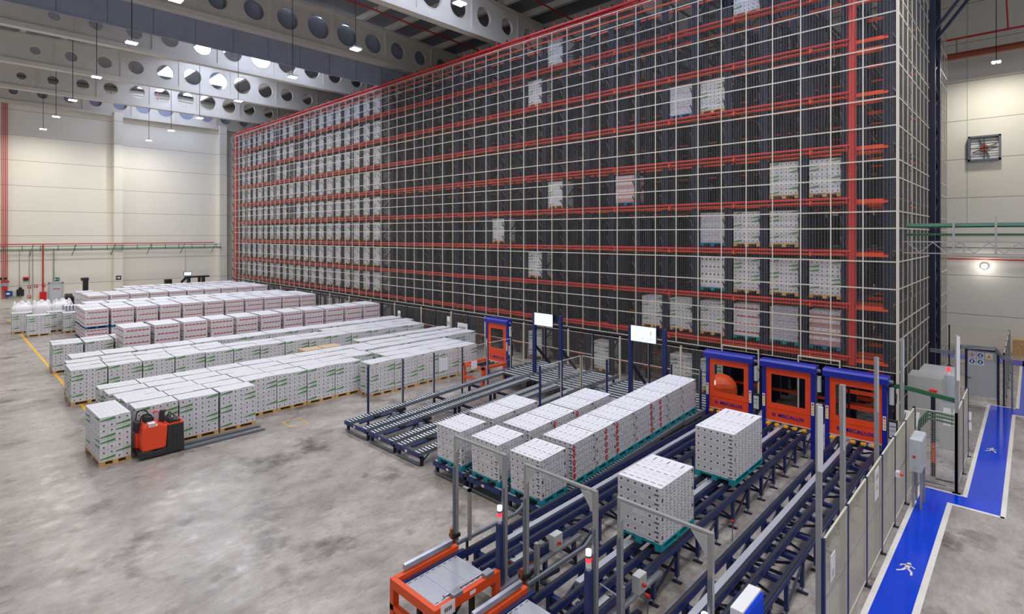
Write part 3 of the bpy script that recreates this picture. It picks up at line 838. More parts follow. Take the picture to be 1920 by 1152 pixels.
# ---- loads in the racking
GR = 'green-printed pallets in the front cells of the racking'
lev = ['ground', 'first', 'second', 'third', 'fourth', 'fifth', 'sixth', 'seventh', 'top']
def rload(bay, li, style='green', pal='wood', y=23.12, var=0, label=None, h=1.42, group=GR, dx=0):
    z = 0.12 if li == 0 else shelf[li-1]
    load(bx(bay)+dx, y, z+.02, 1.06, .84, h, style, pal, label or '', group, var)
spec = [  # bay, level, style, pallet, text
 (9, 8, 'green', 'wood', 'topmost lone pallet, just under the top rail left of centre'), (10, 7, 'green', 'wood', 'lone film-wrapped pallet one cell down-left of the topmost one'),
 (4, 6, 'grey', 'blue_pallet', 'grey striped pallet on blue, left of a pair high in the racking'), (3, 6, 'green', 'wood', 'green pallet at the right of the pair high in the racking'),
 (9, 4, 'green', 'wood', 'lone green pallet at mid height left of the red striped one'), (6, 4, 'redbox', 'blue_pallet', 'pink-red striped pallet alone at mid height'),
 (12, 3, 'green', 'wood', 'lone green pallet farthest left of the scattered ones'), (10, 2, 'green', 'wood', 'lone green pallet low down left of centre'),
 (1, 4, 'green', 'wood', 'green pallet left of two on the highest filled pair beside the red riser'), (0, 4, 'green', 'wood', 'green pallet next to the red riser, on the highest filled shelf'),
 (3, 3, 'grey', 'blue_pallet', 'grey wrapped pallet on blue at left of three in a row'), (2, 3, 'green', 'wood', 'green pallet, middle of three in a row'), (1, 3, 'green', 'wood', 'green pallet, right of three in a row with an empty cell beside it'),
 (3, 2, 'dot', 'teal', 'black-dotted pallet on teal at left of four in a row'), (2, 2, 'green', 'wood', 'green pallet, second of four in a row'), (1, 2, 'green', 'wood', 'green pallet, third of four in a row'), (0, 2, 'green', 'wood', 'green pallet beside the red riser, rightmost of four in a row'),
 (5, 1, 'green', 'wood', 'green pallet, leftmost of six on the first shelf'), (4, 1, 'green', 'wood', 'green pallet, second of six on the first shelf'), (3, 1, 'green', 'wood', 'green pallet, third of six on the first shelf'),
 (2, 1, 'red', 'teal', 'red wavy pallet on teal, fourth of six on the first shelf'), (1, 1, 'grey', 'teal', 'grey wrapped pallet on teal, fifth of six on the first shelf'), (0, 1, 'redbox', 'blue_pallet', 'red striped pallet on blue beside the red riser above the shutters'),
 (10, 0, 'green', 'wood', 'green pallet on the ground level behind the left display'), (7, 0, 'green', 'wood', 'green pallet on the ground level left of the right display'), (4, 0, 'green', 'wood', 'green pallet on the ground level left of the nearest shutter group'), (3, 0, 'green', 'wood', 'green pallet on the ground level just left of the first big shutter')]
for b_, l_, st, pal, txt in spec:
    rload(b_, l_, st, pal, var=(b_+l_) % 4, label='racked '+txt)
# 4,8 pallet at the very top edge
rload(2, 8, 'green', 'wood', label='pallet at the top edge of the picture, in the mesh-clad racking', dx=0)
miss = {(33, 8), (31, 6), (30, 8), (30, 7), (34, 7), (25, 9), (34, 6), (31, 4)}
ct = 0
for b_ in range(21, 41):
    for l_ in range(0, 9):
        if (b_, l_) in miss: continue
        rload(b_, l_, 'green', 'wood', var=(b_+l_) % 4, label='racked green-printed pallet, %s column left of the filled edge, %s' % (ordw(b_-21), 'ground level' if l_ == 0 else lev[l_]+' shelf'), group='green-printed pallets in the filled left part of the racking')
# second-row cartons behind the filled part, shade put into their colour: one object
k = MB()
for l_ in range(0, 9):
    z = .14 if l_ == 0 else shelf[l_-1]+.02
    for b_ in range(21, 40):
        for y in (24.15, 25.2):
            k.box(bx(b_)-.53, bx(b_)+.53, y-.45, y+.45, z, z+1.42, 'shadegrey')
solo('stored_cartons', k, 'cartons coloured as in shade, stored behind the filled left part of the racking', 'stored goods', kind='stuff', origin=(-49, 25, 0))

# build the 296 loads that show largest as objects of their own, the rest as one
def seen(a):
    x, y, z, wx, wy, h = a[:6]
    d = -math.sin(YAW)*x+math.cos(YAW)*y
    return (wx*.72+wy*.69)*h/d**2
order = sorted(SPECS, key=lambda q: -seen(q[0]))
keep = set(id(q) for q in order[:296])
rk = MB()
for q in SPECS:
    a, kw, d = q
    if id(q) in keep:
        t = build_load(*a, **kw)
        if d['tilt']: t.rotation_euler = (d['tilt'], 0, 0)
    else:
        x, y, z, wx, wy, h, style, pal = a[:8]
        for me in (pallet_mesh(wx, wy, pal), carton_mesh(wx-.02, wy-.02, h, style, kw.get('var', 0))):
            n = len(rk.v); rk.v += [(v.co.x+x, v.co.y+y, v.co.z+z) for v in me.vertices]
            names = [next(kk for kk, mm in M.items() if mm == m_) for m_ in me.materials]; idx = [rk.mi(nm) for nm in names]
            for p in me.polygons: rk.f.append([n+i for i in p.vertices]); rk.m.append(idx[p.material_index])
solo('loaded_pallet', rk, 'green-printed pallets filling the far left end of the racking', 'loaded pallet', kind='stuff', origin=(-50, 23, 0))
# ================================================================== SHUTTERS
YD = 18.56
def shutter(x0, x1, pos, z_top=2.85, y=YD, win=(.16, .24, 1.5, 2.42), panel_bottom=.93):
    t = thing('high_speed_shutter', ((x0+x1)/2, y, 0), 'orange shutter with window in blue frame, %s' % pos, 'shutter', 'orange shutters')
    k = MB()
    k.prism([(y-.16, z_top-.2), (y-.16, z_top-.04), (y-.1, z_top+.02), (y+.22, z_top+.02), (y+.22, z_top-.2)], 'x', x0-.04, x1+.04, 'blue'); part('header', k, t)
    pw = .12
    for a in (x0, x1-pw):
        part('post', B(a, a+pw, y-.05, y+.12, 0, z_top-.2, 'blue'), t, bevel=.005)
    a, b_ = x0+pw, x1-pw
    wx0, wx1, wz0, wz1 = a+win[0], b_-win[0]+.0, win[2], win[3]
    k = MB()
    k.box(a, wx0, y-.02, y+.01, panel_bottom, z_top-.2, 'curtain_or'); k.box(wx1, b_, y-.02, y+.01, panel_bottom, z_top-.2, 'curtain_or')
    k.box(wx0, wx1, y-.02, y+.01, panel_bottom, wz0, 'curtain_or'); k.box(wx0, wx1, y-.02, y+.01, wz1, z_top-.2, 'curtain_or')
    k.box(a, b_, y-.03, y-.02, wz0-.16, wz0-.145, 'curtain_or')
    pn = part('shutter_curtain', k, t)
    k = MB(); k.box(wx0, wx1, y-.008, y-.002, wz0, wz1, 'glass'); part('window_pane', k, pn)
    k = MB()
    for i in range(3):
        pass
    k.box(a, b_, y-.04, y+.02, panel_bottom-.03, panel_bottom, 'greypanel'); part('bottom_bar', k, t)
    cx = (a+b_)/2
    text_part('MECALUX', .15, (cx+.09, y-.028, panel_bottom+.2), pn, 'blue', sx=1.12)
    k = MB(); lx = cx-.42; lz = panel_bottom+.2
    for s_ in (-1, 1):
        k.poly([(lx, y-.026, lz-.075), (lx+s_*.05, y-.026, lz-.03), (lx+s_*.05, y-.026, lz+.05), (lx+s_*.025, y-.026, lz+.075), (lx+s_*.02, y-.026, lz+.0)], [(0, 1, 2, 3, 4)], 'blue')
    k.poly([(lx-.018, y-.027, lz+.03), (lx+.018, y-.027, lz+.03), (lx, y-.027, lz-.02)], [(0, 1, 2)], 'blue')
    part('emblem', k, pn)
    # amber bumpers
    n = 5
    for i in range(n):
        bxx = a+(b_-a)*(i+.1)/n; part('bumper', B(bxx, bxx+.13, y-.14, y-.02, panel_bottom-.13, panel_bottom-.06, 'amber'), t, bevel=.01)
    # sticker strips on both posts
    for a_ in (x0, x1-pw):
        k = MB(); k.box(a_+.02, a_+.1, y-.056, y-.051, 1.35, 1.75, 'paper'); s1 = part('warning_label', k, t)
        k = MB()
        for i, c in enumerate(('signred', 'yellow', 'yellow', 'yellow')): k.box(a_+.035, a_+.085, y-.06, y-.056, 1.66-.09*i, 1.72-.09*i, c)
        part('pictogram', k, s1)
    # motor and control box on the right
    k = MB(); k.cyl((x1+.1, y+.02, z_top-.28), (x1+.1, y+.02, z_top-.75), .06, 'greyenamel', 12); k.cyl((x1-.02, y+.02, z_top-.12), (x1+.14, y+.02, z_top-.12), .05, 'track', 10)
    k.tube([(x1+.13, y+.02, z_top-.3), (x1+.22, y+.02, z_top-.45), (x1+.2, y+.05, z_top-.7), (x1+.12, y+.03, z_top-.85)], .012, 'black')
    part('motor', k, t)
    k = MB(); k.box(x1+.03, x1+.24, y-.06, y+.06, 1.15, 1.68, 'black'); cb = part('control_box', k, t, bevel=.01)
    k = MB(); k.box(x1+.055, x1+.215, y-.067, y-.061, 1.2, 1.62, 'greyenamel'); part('control_panel', k, cb)
    k = MB(); k.box(x1+.07, x1+.2, y-.072, y-.068, 1.5, 1.52, 'signblue')
    for i in range(3): k.box(x1+.09+.04*i, x1+.105+.04*i, y-.072, y-.068, 1.38, 1.41, 'signblue')
    k.box(x1+.08, x1+.1, y-.072, y-.068, 1.27, 1.3, 'yellow')
    part('panel_marking', k, cb)
    k = MB(); k.box(x1+.1, x1+.17, y-.02, y+.05, 0, 1.15, 'navydk'); part('box_stand', k, t)
    return t
shutter(-8.27, -6.7, 'leftmost of three by the conveyors')
shutter(-6.39, -4.83, 'middle of three by the conveyors')
shutter(-4.56, -2.99, 'rightmost of three, beside the fence')
t = shutter(-19.6, -18.1, 'alone behind the left fence', z_top=2.8, y=18.8, win=(.2, .2, 1.38, 2.33), panel_bottom=.75)
# black openings framed in beige above the shutters
for i, (x0, x1) in enumerate(((-9.25, -7.77), (-6.37, -4.97))):
    t = thing('opening_frame', ((x0+x1)/2, 22.2, 0), 'beige frame round the dark conveyor opening in the racking mesh, %s one' % ('left', 'right')[i], 'frame')
    for a in (B(x0, x0+.04, 22.17, 22.23, 0, 2.36, 'beige'), B(x1-.04, x1, 22.17, 22.23, 0, 2.36, 'beige'), B(x0, x1, 22.17, 22.23, 2.36, 2.4, 'beige')): part('frame_bar', a, t)
    part('tunnel_wall', B(x0-.03, x0-.01, 22.25, 24.6, 0, 2.4, 'black'), t); part('tunnel_wall', B(x1+.01, x1+.03, 22.25, 24.6, 0, 2.4, 'black'), t)

# orange ball-shaped machine seen through the first shutter window
t = thing('orange_machine', (-8.5, 20.4, 0), 'rounded orange machine head seen through the leftmost shutter window', 'machine')
k = MB()
for i in range(6):
    a0, a1 = math.pi*i/12, math.pi*(i+1)/12
    k.cyl((-8.5, 20.4, 1.1+.55*math.sin(a0)), (-8.5, 20.4, 1.1+.55*math.sin(a1)), .55*math.cos(a0)+.001, 'orange', 18, .55*math.cos(a1)+.001)
k.cyl((-8.5, 20.4, 0), (-8.5, 20.4, 1.1), .55, 'orange', 18)
part('dome', k, t)
k = MB(); k.box(-8.55, -8.5, 19.83, 19.86, 1.35, 1.5, 'whitelight'); part('lamp', k, t)
k = MB(); k.box(-8.9, -8.86, 20, 20.04, 0, 2.6, 'yellow'); part('mast', k, t)

# ================================================================== CHAIN CONVEYORS
def chain_conveyor(xs, tray, y0, y1, label, lx):
    cx = sum(xs)/len(xs)
    t = thing('chain_conveyor', (cx, (y0+y1)/2, 0), label, 'conveyor', 'navy chain conveyors')
    for i, x in enumerate(xs):
        k = MB(); w = .075
        k.box(x-w/2, x+w/2, y0, y1, .68, .78, 'navy')
        k.box(x-w/2+.012, x+w/2-.012, y0, y1, .78, .795, 'rubber')
        k.box(x-w/2-.012, x-w/2, y0, y1, .755, .785, 'navy')
        k.box(x+w/2, x+w/2+.012, y0, y1, .68, .695, 'navy')
        part('rail', k, t)
    k = MB(); k.box(tray-.06, tray+.06, y0+.9, y1, .74, .78, 'trayalu'); k.box(tray-.06, tray-.05, y0+.9, y1, .66, .74, 'trayalu'); part('cable_tray', k, t)
    # cross beams
    y = y0+.5
    while y < y1:
        k = MB()
        k.box(xs[0], xs[-1], y-.05, y+.05, .54, .62, 'navy')
        for x in xs: k.box(x-.04, x+.04, y-.03, y+.03, .6, .69, 'navydk')
        part('cross_beam', k, t); k = MB(); k.box(cx-.03, cx+.2, y+.28, y+.32, .645, .66, 'navydk')
        if int(y*10) % 3 == 0:
            k.box(cx-.2, cx-.05, y+.2, y+.45, .5, .62, 'black'); k.cyl((cx-.1, y+.3, .56), (cx+.15, y+.3, .56), .06, 'greypanel', 10)
        for q in range(4):
            xx = xs[1]+.05+q*.06; k.cyl((xx, y+.3, .66), (xx+.03, y+.3, .66), .035, 'black', 8)
        k.box(xs[1], xs[1]+.3, y+.28, y+.32, .64, .68, 'black')
        part('chain_sprocket', k, t)
        y += .93
    y = y0+.45; f = 0; ys = []
    while y < y1-.2: ys.append(y); y += .93
    for y in ys:
        for x in (xs[0]+.0, xs[-1]-.0):
            k = MB(); k.box(x-.035, x+.035, y-.04, y+.04, .12, .69, 'navy'); lg = part('leg', k, t)
            k = MB(); k.cyl((x, y, .012), (x, y, .13), .014, 'track', 8); k.box(x-.1, x+.1, y-.045, y+.045, 0, .014, 'navydk'); part('foot', k, lg)
    k = MB()
    for j, (a, b_) in enumerate(zip(ys, ys[1:])):
        if j % 2 == 0:
            for x in (xs[0], xs[-1]):
                k = MB(); k.bar((x, a, .18), (x, b_, .55), .035, .05, 'navydk'); part('brace', k, t)
    for j, y in enumerate(ys):
        k = MB(); k.bar((xs[0], y, .2), (xs[-1], y, .2), .04, .05, 'navydk')
        k.bar((xs[0], y, .22), (xs[-1], y, .55), .03, .045, 'navydk') if j % 2 else k.bar((xs[0], y, .55), (xs[-1], y, .22), .03, .045, 'navydk')
        part('brace', k, t)
    # small photo-cell posts beside the line
    return t
chain_conveyor([-7.96, -7.55, -7.33, -6.97], -7.68, 6.9, 19.9, 'navy chain conveyor leading to the leftmost of the three shutters', 0)
chain_conveyor([-6.10, -5.70, -5.43, -5.12], -5.82, 6.9, 19.9, 'navy chain conveyor carrying two loads to the middle shutter', 0)
chain_conveyor([-4.26, -3.86, -3.6, -3.22], -3.98, 6.4, 19.9, 'empty navy chain conveyor beside the right fence', 0)

# infeed tables
def infeed(x0, x1, y0, y1, label):
    t = thing('infeed_table', ((x0+x1)/2, (y0+y1)/2, 0), label, 'infeed table', 'orange infeed tables')
    k = MB(); z = .93
    k.box(x0, x1, y0, y0+.1, z-.16, z, 'orange'); part('front_beam', k, t, bevel=.006)
    for x in (x0, x1-.1): part('side_beam', B(x, x+.1, y0+.1, y1, z-.16, z, 'orange'), t, bevel=.006)
    for x, y in ((x0, y0), (x1-.1, y0), (x0, y1-.12), (x1-.1, y1-.12)): part('leg', B(x, x+.1, y, y+.12, 0, z-.16, 'orange'), t)
    k = MB(); k.box(x0, x1, y0, y0+.08, .4, .5, 'orange'); part('lower_beam', k, t)
    # chequer plates in three slabs
    xa, xb = x0+.21, x1-.19; w = (y1-y0-.3)/3
    for i in range(3):
        ya = y0+.16+i*w
        k = MB(); k.box(xa, xb, ya, ya+w-.008, z-.1, z-.088, 'trayalu')
        u = xa+.05
        while u < xb-.03:
            v = ya+.03
            while v < ya+w-.02: k.box(u-.008, u+.008, v-.003, v+.003, z-.088, z-.085, 'galv'); v += .035
            u += .035
        pl = part('floor_plate', k, t)
        k = MB()
        for q in range(3):
            for xx in (xa+.03, xb-.05):
                v = ya+w*(q+.3)/3; k.box(xx, xx+.012, v, v+.07, z-.087, z-.084, 'black')
        part('slot', k, pl)
    part('inner_rail', B(xa-.1, xa-.03, y0+.12, y1+.1, z-.2, z-.09, 'navy'), t); part('inner_rail', B(xb+.02, xb+.06, y0+.12, y1+.1, z-.2, z-.09, 'navy'), t)
    # galvanised side guides
    k = MB(); k.prism([(x0-.01, z+.03), (x0+.06, z+.03), (x0+.06, z+.12), (x0+.0, z+.13)], 'y', y0+.28, y1-.1, 'galv'); part('side_guide', k, t)
    k = MB(); k.cyl((x1-.14, y0+.3, z+.03), (x1-.14, y1-.15, z+.03), .025, 'galv', 10)
    for y in (y0+.4, y1-.35): k.box(x1-.12, x1, y, y+.2, z, z+.06, 'galv')
    part('side_guide', k, t)
    k = MB(); k.box(x1+.001, x1+.006, y0+.12, y0+.42, z-.2, z+.02, 'paper'); lb = part('barcode_label', k, t)
    k = MB()
    for i in range(4): k.box(x1+.006, x1+.008, y0+.2+i*.04, y0+.225+i*.04, z-.12, z-.05, 'print')
    part('bars', k, lb)
    k = MB(); k.box(x1+.001, x1+.006, y0+.75, y0+.88, z-.1, z-.04, 'paper'); part('barcode_label', k, t)
    # black under-legs
    for y in (y0+.35, y1-.4):
        part('support', B(x0+.3, x0+.38, y, y+.08, 0, z-.2, 'black'), t); part('support', B(x1-.4, x1-.32, y, y+.08, 0, z-.2, 'black'), t)
    k = MB(); k.bar((x1-.36, y0+.4, .1), (x1-.36, y1-.35, .7), .04, .04, 'black'); k.bar((x0+.34, y0+.4, .7), (x1-.36, y0+.4, .1), .04, .04, 'black'); part('brace', k, t)
infeed(-8.1, -6.86, 5.44, 6.92, 'orange infeed table with chequer plates at the start of the left chain conveyor')
infeed(-6.3, -5.0, 5.44, 6.92, 'orange infeed table cut off by the bottom edge, before the middle chain conveyor')
# outer side guide rails after the tables
for x, l in ((-8.06, 'left'), (-6.24, 'middle')):
    k = MB(); k.bar((x, 6.95, .93), (x, 8.6, .9), .05, .06, 'track'); k.bar((x, 8.6, .9), (x-.12, 9.0, .9), .05, .06, 'track')
    for y in (7.2, 8.3): k.box(x-.02, x+.02, y-.02, y+.02, .5, .9, 'black')
    solo('guide_rail', k, 'dark guide rail along the start of the %s chain conveyor' % l, 'guide rail', origin=(x, 7.8, .5))
# pneumatic/drive units under the start of lines
for i, x in enumerate((-7.3, -5.45)):
    t = thing('drive_unit', (x, 8.0, 0), 'grey drive cabinet with red stripe under the start of the %s chain conveyor' % ('left' if i == 0 else 'middle'), 'drive unit')
    part('cabinet', B(x-.02, x+.3, 7.6, 8.0, .3, .66, 'greypanel'), t, bevel=.01)
    part('stripe', B(x-.025, x+.31, 7.59, 8.01, .58, .61, 'redpaint'), t)
    k = MB()
    for j in range(5): k.tube([(x+.05+.05*j, 8.0, .6), (x+.1+.05*j, 8.15, .3), (x-.05+.07*j, 8.25, .1), (x+.1, 8.4, .02)], .01, 'black', 5)
    part('hose', k, t)
    part('junction_box', B(x+.45, x+.6, 8.25, 8.5, .75, 1.05, 'greypanel'), t, bevel=.01)
    k = MB(); k.cyl((x+.61, 8.35, .9), (x+.66, 8.35, .9), .03, 'redpaint', 10); part('emergency_button', k, t)
    k = MB(); k.bar((x+.42, 6.9, .58), (x+.42, 9.3, .62), .1, .05, 'galv'); part('cable_duct', k, t)
    k = MB(); k.bar((x-.3, 7.2, .35), (x+.5, 7.25, .35), .12, .08, 'navy'); k.bar((x+.15, 7.0, .2), (x+.4, 8.6, .2), .1, .08, 'navydk'); part('base_beam', k, t)
    part('sensor_post', B(x+.5, x+.58, 7.75, 7.83, 0, 1.1, 'alu'), t)
    k = MB(); k.tube([(x+.1, 7.8, .95), (x+.45, 7.8, .9), (x+.54, 7.8, .95)], .012, 'galv'); part('air_pipe', k, t)
# small red-button posts
for i, (x, y, h) in enumerate(((-4.75, 8.35, .75), (-4.7, 7.75, .7), (-6.6, 12.35, .45), (-4.9, 12.35, .45), (-8.3, 9.1, .5), (-8.4, 10.9, .5))):
    t = thing('sensor_post', (x, y, 0), 'slim sensor post with %s head, %s' % ('red' if i < 4 else 'black', ['second from the bottom edge', 'nearest to the bottom edge', 'left gap far one', 'right gap far one', 'left of the left conveyor near', 'left of the left conveyor farther'][i]), 'sensor post')
    k = MB(); k.cyl((x, y, 0), (x, y, h), .012, 'track', 8); part('rod', k, t)
    k = MB(); k.cyl((x-.03, y, h), (x+.03, y, h), .03, 'redpaint' if i < 4 else 'black', 10); part('head', k, t)
# arches
def arch(x0, x1, y, zt, label):
    t = thing('scanner_arch', ((x0+x1)/2, y, 0), label, 'arch', 'aluminium scanner arches')
    for x in (x0, x1): part('post', B(x-.035, x+.035, y-.035, y+.035, 0, zt, 'alu'), t, bevel=.004)
    part('crossbar', B(x0-.035, x1+.035, y-.03, y+.03, zt, zt+.045, 'alu'), t, bevel=.004)
    for x, s_ in ((x0, 1), (x1, -1)):
        k = MB(); k.prism([(x+s_*.03, zt), (x+s_*.26, zt), (x+s_*.12, zt-.18), (x+s_*.03, zt-.3)], 'y', y-.045, y-.035, 'greypanel'); part('gusset', k, t)
    for x in (x0, x1): part('light_curtain', B(x-.02, x+.02, y-.075, y-.036, .9, zt-.55, 'track'), t)
    k = MB(); k.box(x0-.09, x0+.06, y-.11, y+.06, .93, 1.0, 'black'); k.box(x0-.05, x0+.0, y-.12, y-.04, .8, 1.1, 'brownpipe'); part('bracket', k, t)
arch(-8.27, -6.92, 7.1, 2.88, 'grey aluminium scanner arch over the left chain conveyor')
arch(-6.4, -4.95, 7.1, 2.86, 'grey aluminium scanner arch over the middle chain conveyor')
arch(-4.5, -3.1, 7.1, 2.9, 'grey aluminium scanner arch over the right chain conveyor')
k = MB(); k.box(-8.05, -7.99, 7.2, 7.26, .9, 1.9, 'alu'); k.box(-8.2, -7.99, 7.2, 7.26, 1.85, 1.9, 'alu'); solo('light_curtain_post', k, 'short grey light curtain post beside the left scanner arch', 'post')
# navy posts with signal lights
for i, (x, zt) in enumerate(((-6.93, 1.72), (-4.99, 1.7), (-3.13, 1.6))):
    t = thing('signal_post', (x, 6.98, 0), 'navy post topped by a white, green and red signal light, at the %s arch' % ('left', 'middle', 'right')[i], 'signal post', 'signal posts')
    part('post', B(x-.05, x+.05, 6.92, 7.02, 0, zt, 'navy'), t, bevel=.005)
    y = 6.97
    k = MB(); k.cyl((x, y, zt), (x, y, zt+.05), .035, 'greypanel', 14); k.cyl((x, y, zt+.05), (x, y, zt+.13), .045, 'white', 14); part('lamp_base', k, t)
    for m, a in (('redlight', .13), ('greenlight', .2), ('whitelight', .235)):
        k = MB(); k.cyl((x, y, zt+a), (x, y, zt+a+(.07 if m == 'redlight' else .035 if m == 'greenlight' else .08)), .045, m, 14); part('signal_lens', k, t)
# control cabinet bottom right with blue door
t = thing('control_cabinet', (-2.84, 7.7, 0), 'white-topped cabinet with blue door at the bottom edge beside the fence', 'cabinet')
part('body', B(-2.95, -2.78, 7.35, 8.03, .5, 1.9, 'white'), t, bevel=.008); part('door', B(-2.78, -2.735, 7.38, 8.0, .55, 1.87, 'walkblue'), t, bevel=.006)
part('stand', B(-2.9, -2.8, 7.5, 7.9, 0, .5, 'navydk'), t)

# ================================================================== GRAVITY ROLLER LANES
def lane(xa, xb, wid, y0, y1, label):
    t = thing('roller_lane', ((xa+xb)/2, (y0+y1)/2, 0), label, 'roller lane', 'sloping roller lanes')
    for x in (xa, xb-wid):
        k = MB()
        def Z(y): return trackz(y)
        for xx in (x, x+wid-.02):
            k.bar((xx+.01, y0, Z(y0)-.055), (xx+.01, y1, Z(y1)-.055), .02, .1, 'track')
        k.bar((x+wid/2, y0, Z(y0)-.09), (x+wid/2, y1, Z(y1)-.09), wid-.04, .01, 'black')
        k.box(x, x+wid, y0-.05, y0, Z(y0)-.12, Z(y0)-.0, 'navy')
        tr = part('track', k, t)
        k = MB(); y = y0+.06
        while y < y1-.05:
            k.cyl((x+.025, y, Z(y)-.024), (x+wid-.025, y, Z(y)-.024), .026, 'roller', 8); y += .125
        part('rollers', k, tr, kind='stuff')
    y = y0+.1
    while y < y1:
        part('cross_beam', B(xa-.05, xb+.05, y-.04, y+.04, trackz(y)-.2, trackz(y)-.12, 'navydk'), t); y += 1.9
    y = y0+.1
    while y < y1:
        for x in (xa-.02, xb-.06):
            part('leg', B(x, x+.08, y-.04, y+.04, 0, trackz(y)-.12, 'navydk'), t)
        y += 1.9
    y = y0+.1; f = 0
    while y+1.9 < y1:
        k = MB(); k.bar((xa if f else xb, y, .12), (xb if f else xa, y+1.9, .2), .03, .03, 'navydk'); f ^= 1; y += 1.9; part('brace', k, t)
    part('front_tie', B(xa, xb, y0-.02, y0+.02, .06, .1, 'track'), t)
    # pedal stop near the front
    k = MB(); k.bar((xa+wid+.12, y0+.3, trackz(y0)-.08), (xa+wid+.12, y0+2.2, trackz(y0)-.02), .1, .05, 'navy')
    k.box(xa+wid+.07, xa+wid+.2, y0+.9, y0+1.1, trackz(y0)-.05, trackz(y0)+.03, 'black'); k.box(xa+wid+.07, xa+wid+.2, y0+1.9, y0+2.2, trackz(y0)-.05, trackz(y0)+.05, 'black')
    part('stop_lever', k, t)
    k = MB(); k.box(xb-wid-.12, xb-wid-.02, y0+1.3, y0+1.42, trackz(y0)-.1, trackz(y0)+.16, 'galv'); part('stop_bracket', k, t)
    part('label_tag', B((xa+xb)/2-.05, (xa+xb)/2+.05, y0-.055, y0-.051, .3, .36, 'paper'), t)
    k = MB(); k.box(xa+.1, xb-.1, y0-.04, y0+.02, .28, .38, 'navy'); part('end_beam', k, t)
    # wide roller section at the far end
    k = MB(); ya = y1; yb = y1+3.0; zc = trackz(y1)-.0
    for x in (xa-.06, xb): k.box(x, x+.08, ya-.6, yb, zc-.12, zc+.03, 'track')
    k.box(xa, xb, ya, yb, zc-.16, zc-.15, 'black')
    sf = part('roller_table_side', k, t)
    k = MB(); y = ya
    while y < yb: k.cyl((xa+.02, y, zc-.03), (xb, y, zc-.03), .035, 'roller', 8); y += .3
    part('wide_rollers', k, t, kind='stuff')
    for y in (ya+.3, yb-.4):
        for x in (xa-.05, xb): part('table_leg', B(x, x+.07, y, y+.07, 0, zc-.1, 'navydk'), t)
L6 = [(-17.45, -16.12, 'empty leftmost sloping roller lane'), (-15.92, -14.58, 'empty second sloping roller lane from the left'), (-14.4, -13.2, 'empty third sloping roller lane, left of the loaded ones'),
      (-12.5, -11.2, 'sloping roller lane under the left loads'), (-11.05, -9.78, 'sloping roller lane under the middle loads'), (-9.6, -8.38, 'sloping roller lane under the long right row of loads')]
for xa, xb, l in L6: lane(xa, xb, .3, 9.9, 17.6, l)

# displays on navy portals
def display(x0, x1, y, zt, sx0, sx1, sz0, sz1, label):
    t = thing('display_portal', ((x0+x1)/2, y, 0), label, 'display', 'display portals')
    for x in (x0, x1):
        part('post', B(x-.07, x+.07, y-.07, y+.07, 0, zt, 'navy'), t, bevel=.005)
        k = MB(); k.bar((x, y, 2.0), (x, y+1.1, .95), .08, .1, 'navydk'); part('brace', k, t)
        k = MB(); k.box(x-.1, x+.1, y+1.0, y+1.25, .78, .95, 'greyenamel'); part('bracket', k, t)
    part('crossbeam', B(x0, x1, y-.03, y+.03, zt-.3, zt-.02, 'navydk'), t)
    k = MB(); k.box(sx0, sx1, y-.14, y-.1, sz0, sz1, 'black'); s_ = part('screen', k, t, bevel=.006)
    part('screen_surface', B(sx0+.02, sx1-.02, y-.146, y-.141, sz0+.02, sz1-.02, 'screenoff'), s_)
    return t, s_
Ys = 18.4
display(-16.1, -14.62, Ys, 3.42, -16.0, -14.93, 2.9, 3.47, 'blank white display on a navy portal over the empty roller lanes')
d, s_ = display(-11.2, -9.78, Ys, 3.42, -11.12, -10.03, 2.85, 3.47, 'white display with faint circles on a navy portal behind the loaded lanes')
k = MB()
for cx, cz in ((-10.6, 3.03), (-10.25, 3.02)):
    n = 16
    for i in range(n):
        a, b_ = 2*math.pi*i/n, 2*math.pi*(i+1)/n
        k.quad((cx+.05*math.cos(a), Ys-.148, cz+.05*math.sin(a)), (cx+.05*math.cos(b_), Ys-.148, cz+.05*math.sin(b_)), (cx+.042*math.cos(b_), Ys-.148, cz+.042*math.sin(b_)), (cx+.042*math.cos(a), Ys-.148, cz+.042*math.sin(a)), 'grey_print')
k.box(-10.9, -10.85, Ys-.149, Ys-.147, 3.1, 3.11, 'grey_print'); k.box(-10.27, -10.25, Ys-.149, Ys-.147, 3.15, 3.3, 'seam')
part('drawing', k, s_)

# ================================================================== FENCES
def wire_fence(pts, label, h=2.16, posts='navy', pitch=1.5, vp=.05, hp=.05, wire=.0055, extra=None):
    t = thing('safety_fence', (pts[0][0], pts[0][1], 0), label, 'fence', 'wire mesh safety fences')
    for a, b_ in zip(pts, pts[1:]):
        d = Vector((b_[0]-a[0], b_[1]-a[1])); n = max(1, round(d.length/pitch)); L_ = d.length/n; d.normalize()
        ang = math.atan2(d.y, d.x)
        g_ = mesh_panel_geo(L_-.06, h-.14, vp, hp, .03, wire, wm='fencewire')
        g_.bar((0, 0, h*.48), (L_-.06, 0, h*.48), .015, .02, 'galv')
        me = g_.mesh('mesh_panel')
        for i in range(n+1):
            p = (a[0]+d.x*L_*i, a[1]+d.y*L_*i)
            k = MB(); k.box(p[0]-.03, p[0]+.03, p[1]-.03, p[1]+.03, 0, h-.02, posts)
            po = part('post', k, t)
            k = MB(); k.box(p[0]-.09, p[0]+.09, p[1]-.05, p[1]+.05, 0, .012, 'navydk'); part('base_plate', k, po)
            if i < n:
                q = (p[0]+d.x*.03, p[1]+d.y*.03)
                o = bpy.data.objects.new('mesh_panel', me); COL.objects.link(o); o.parent = t
                og = ORG[t.name]; o.location = (q[0]-og[0], q[1]-og[1], .1); o.rotation_euler = (0, 0, ang)
    return t
wire_fence([(-2.38, 9.57), (-2.38, 18.62)], 'wire mesh safety fence running beside the blue walkway')
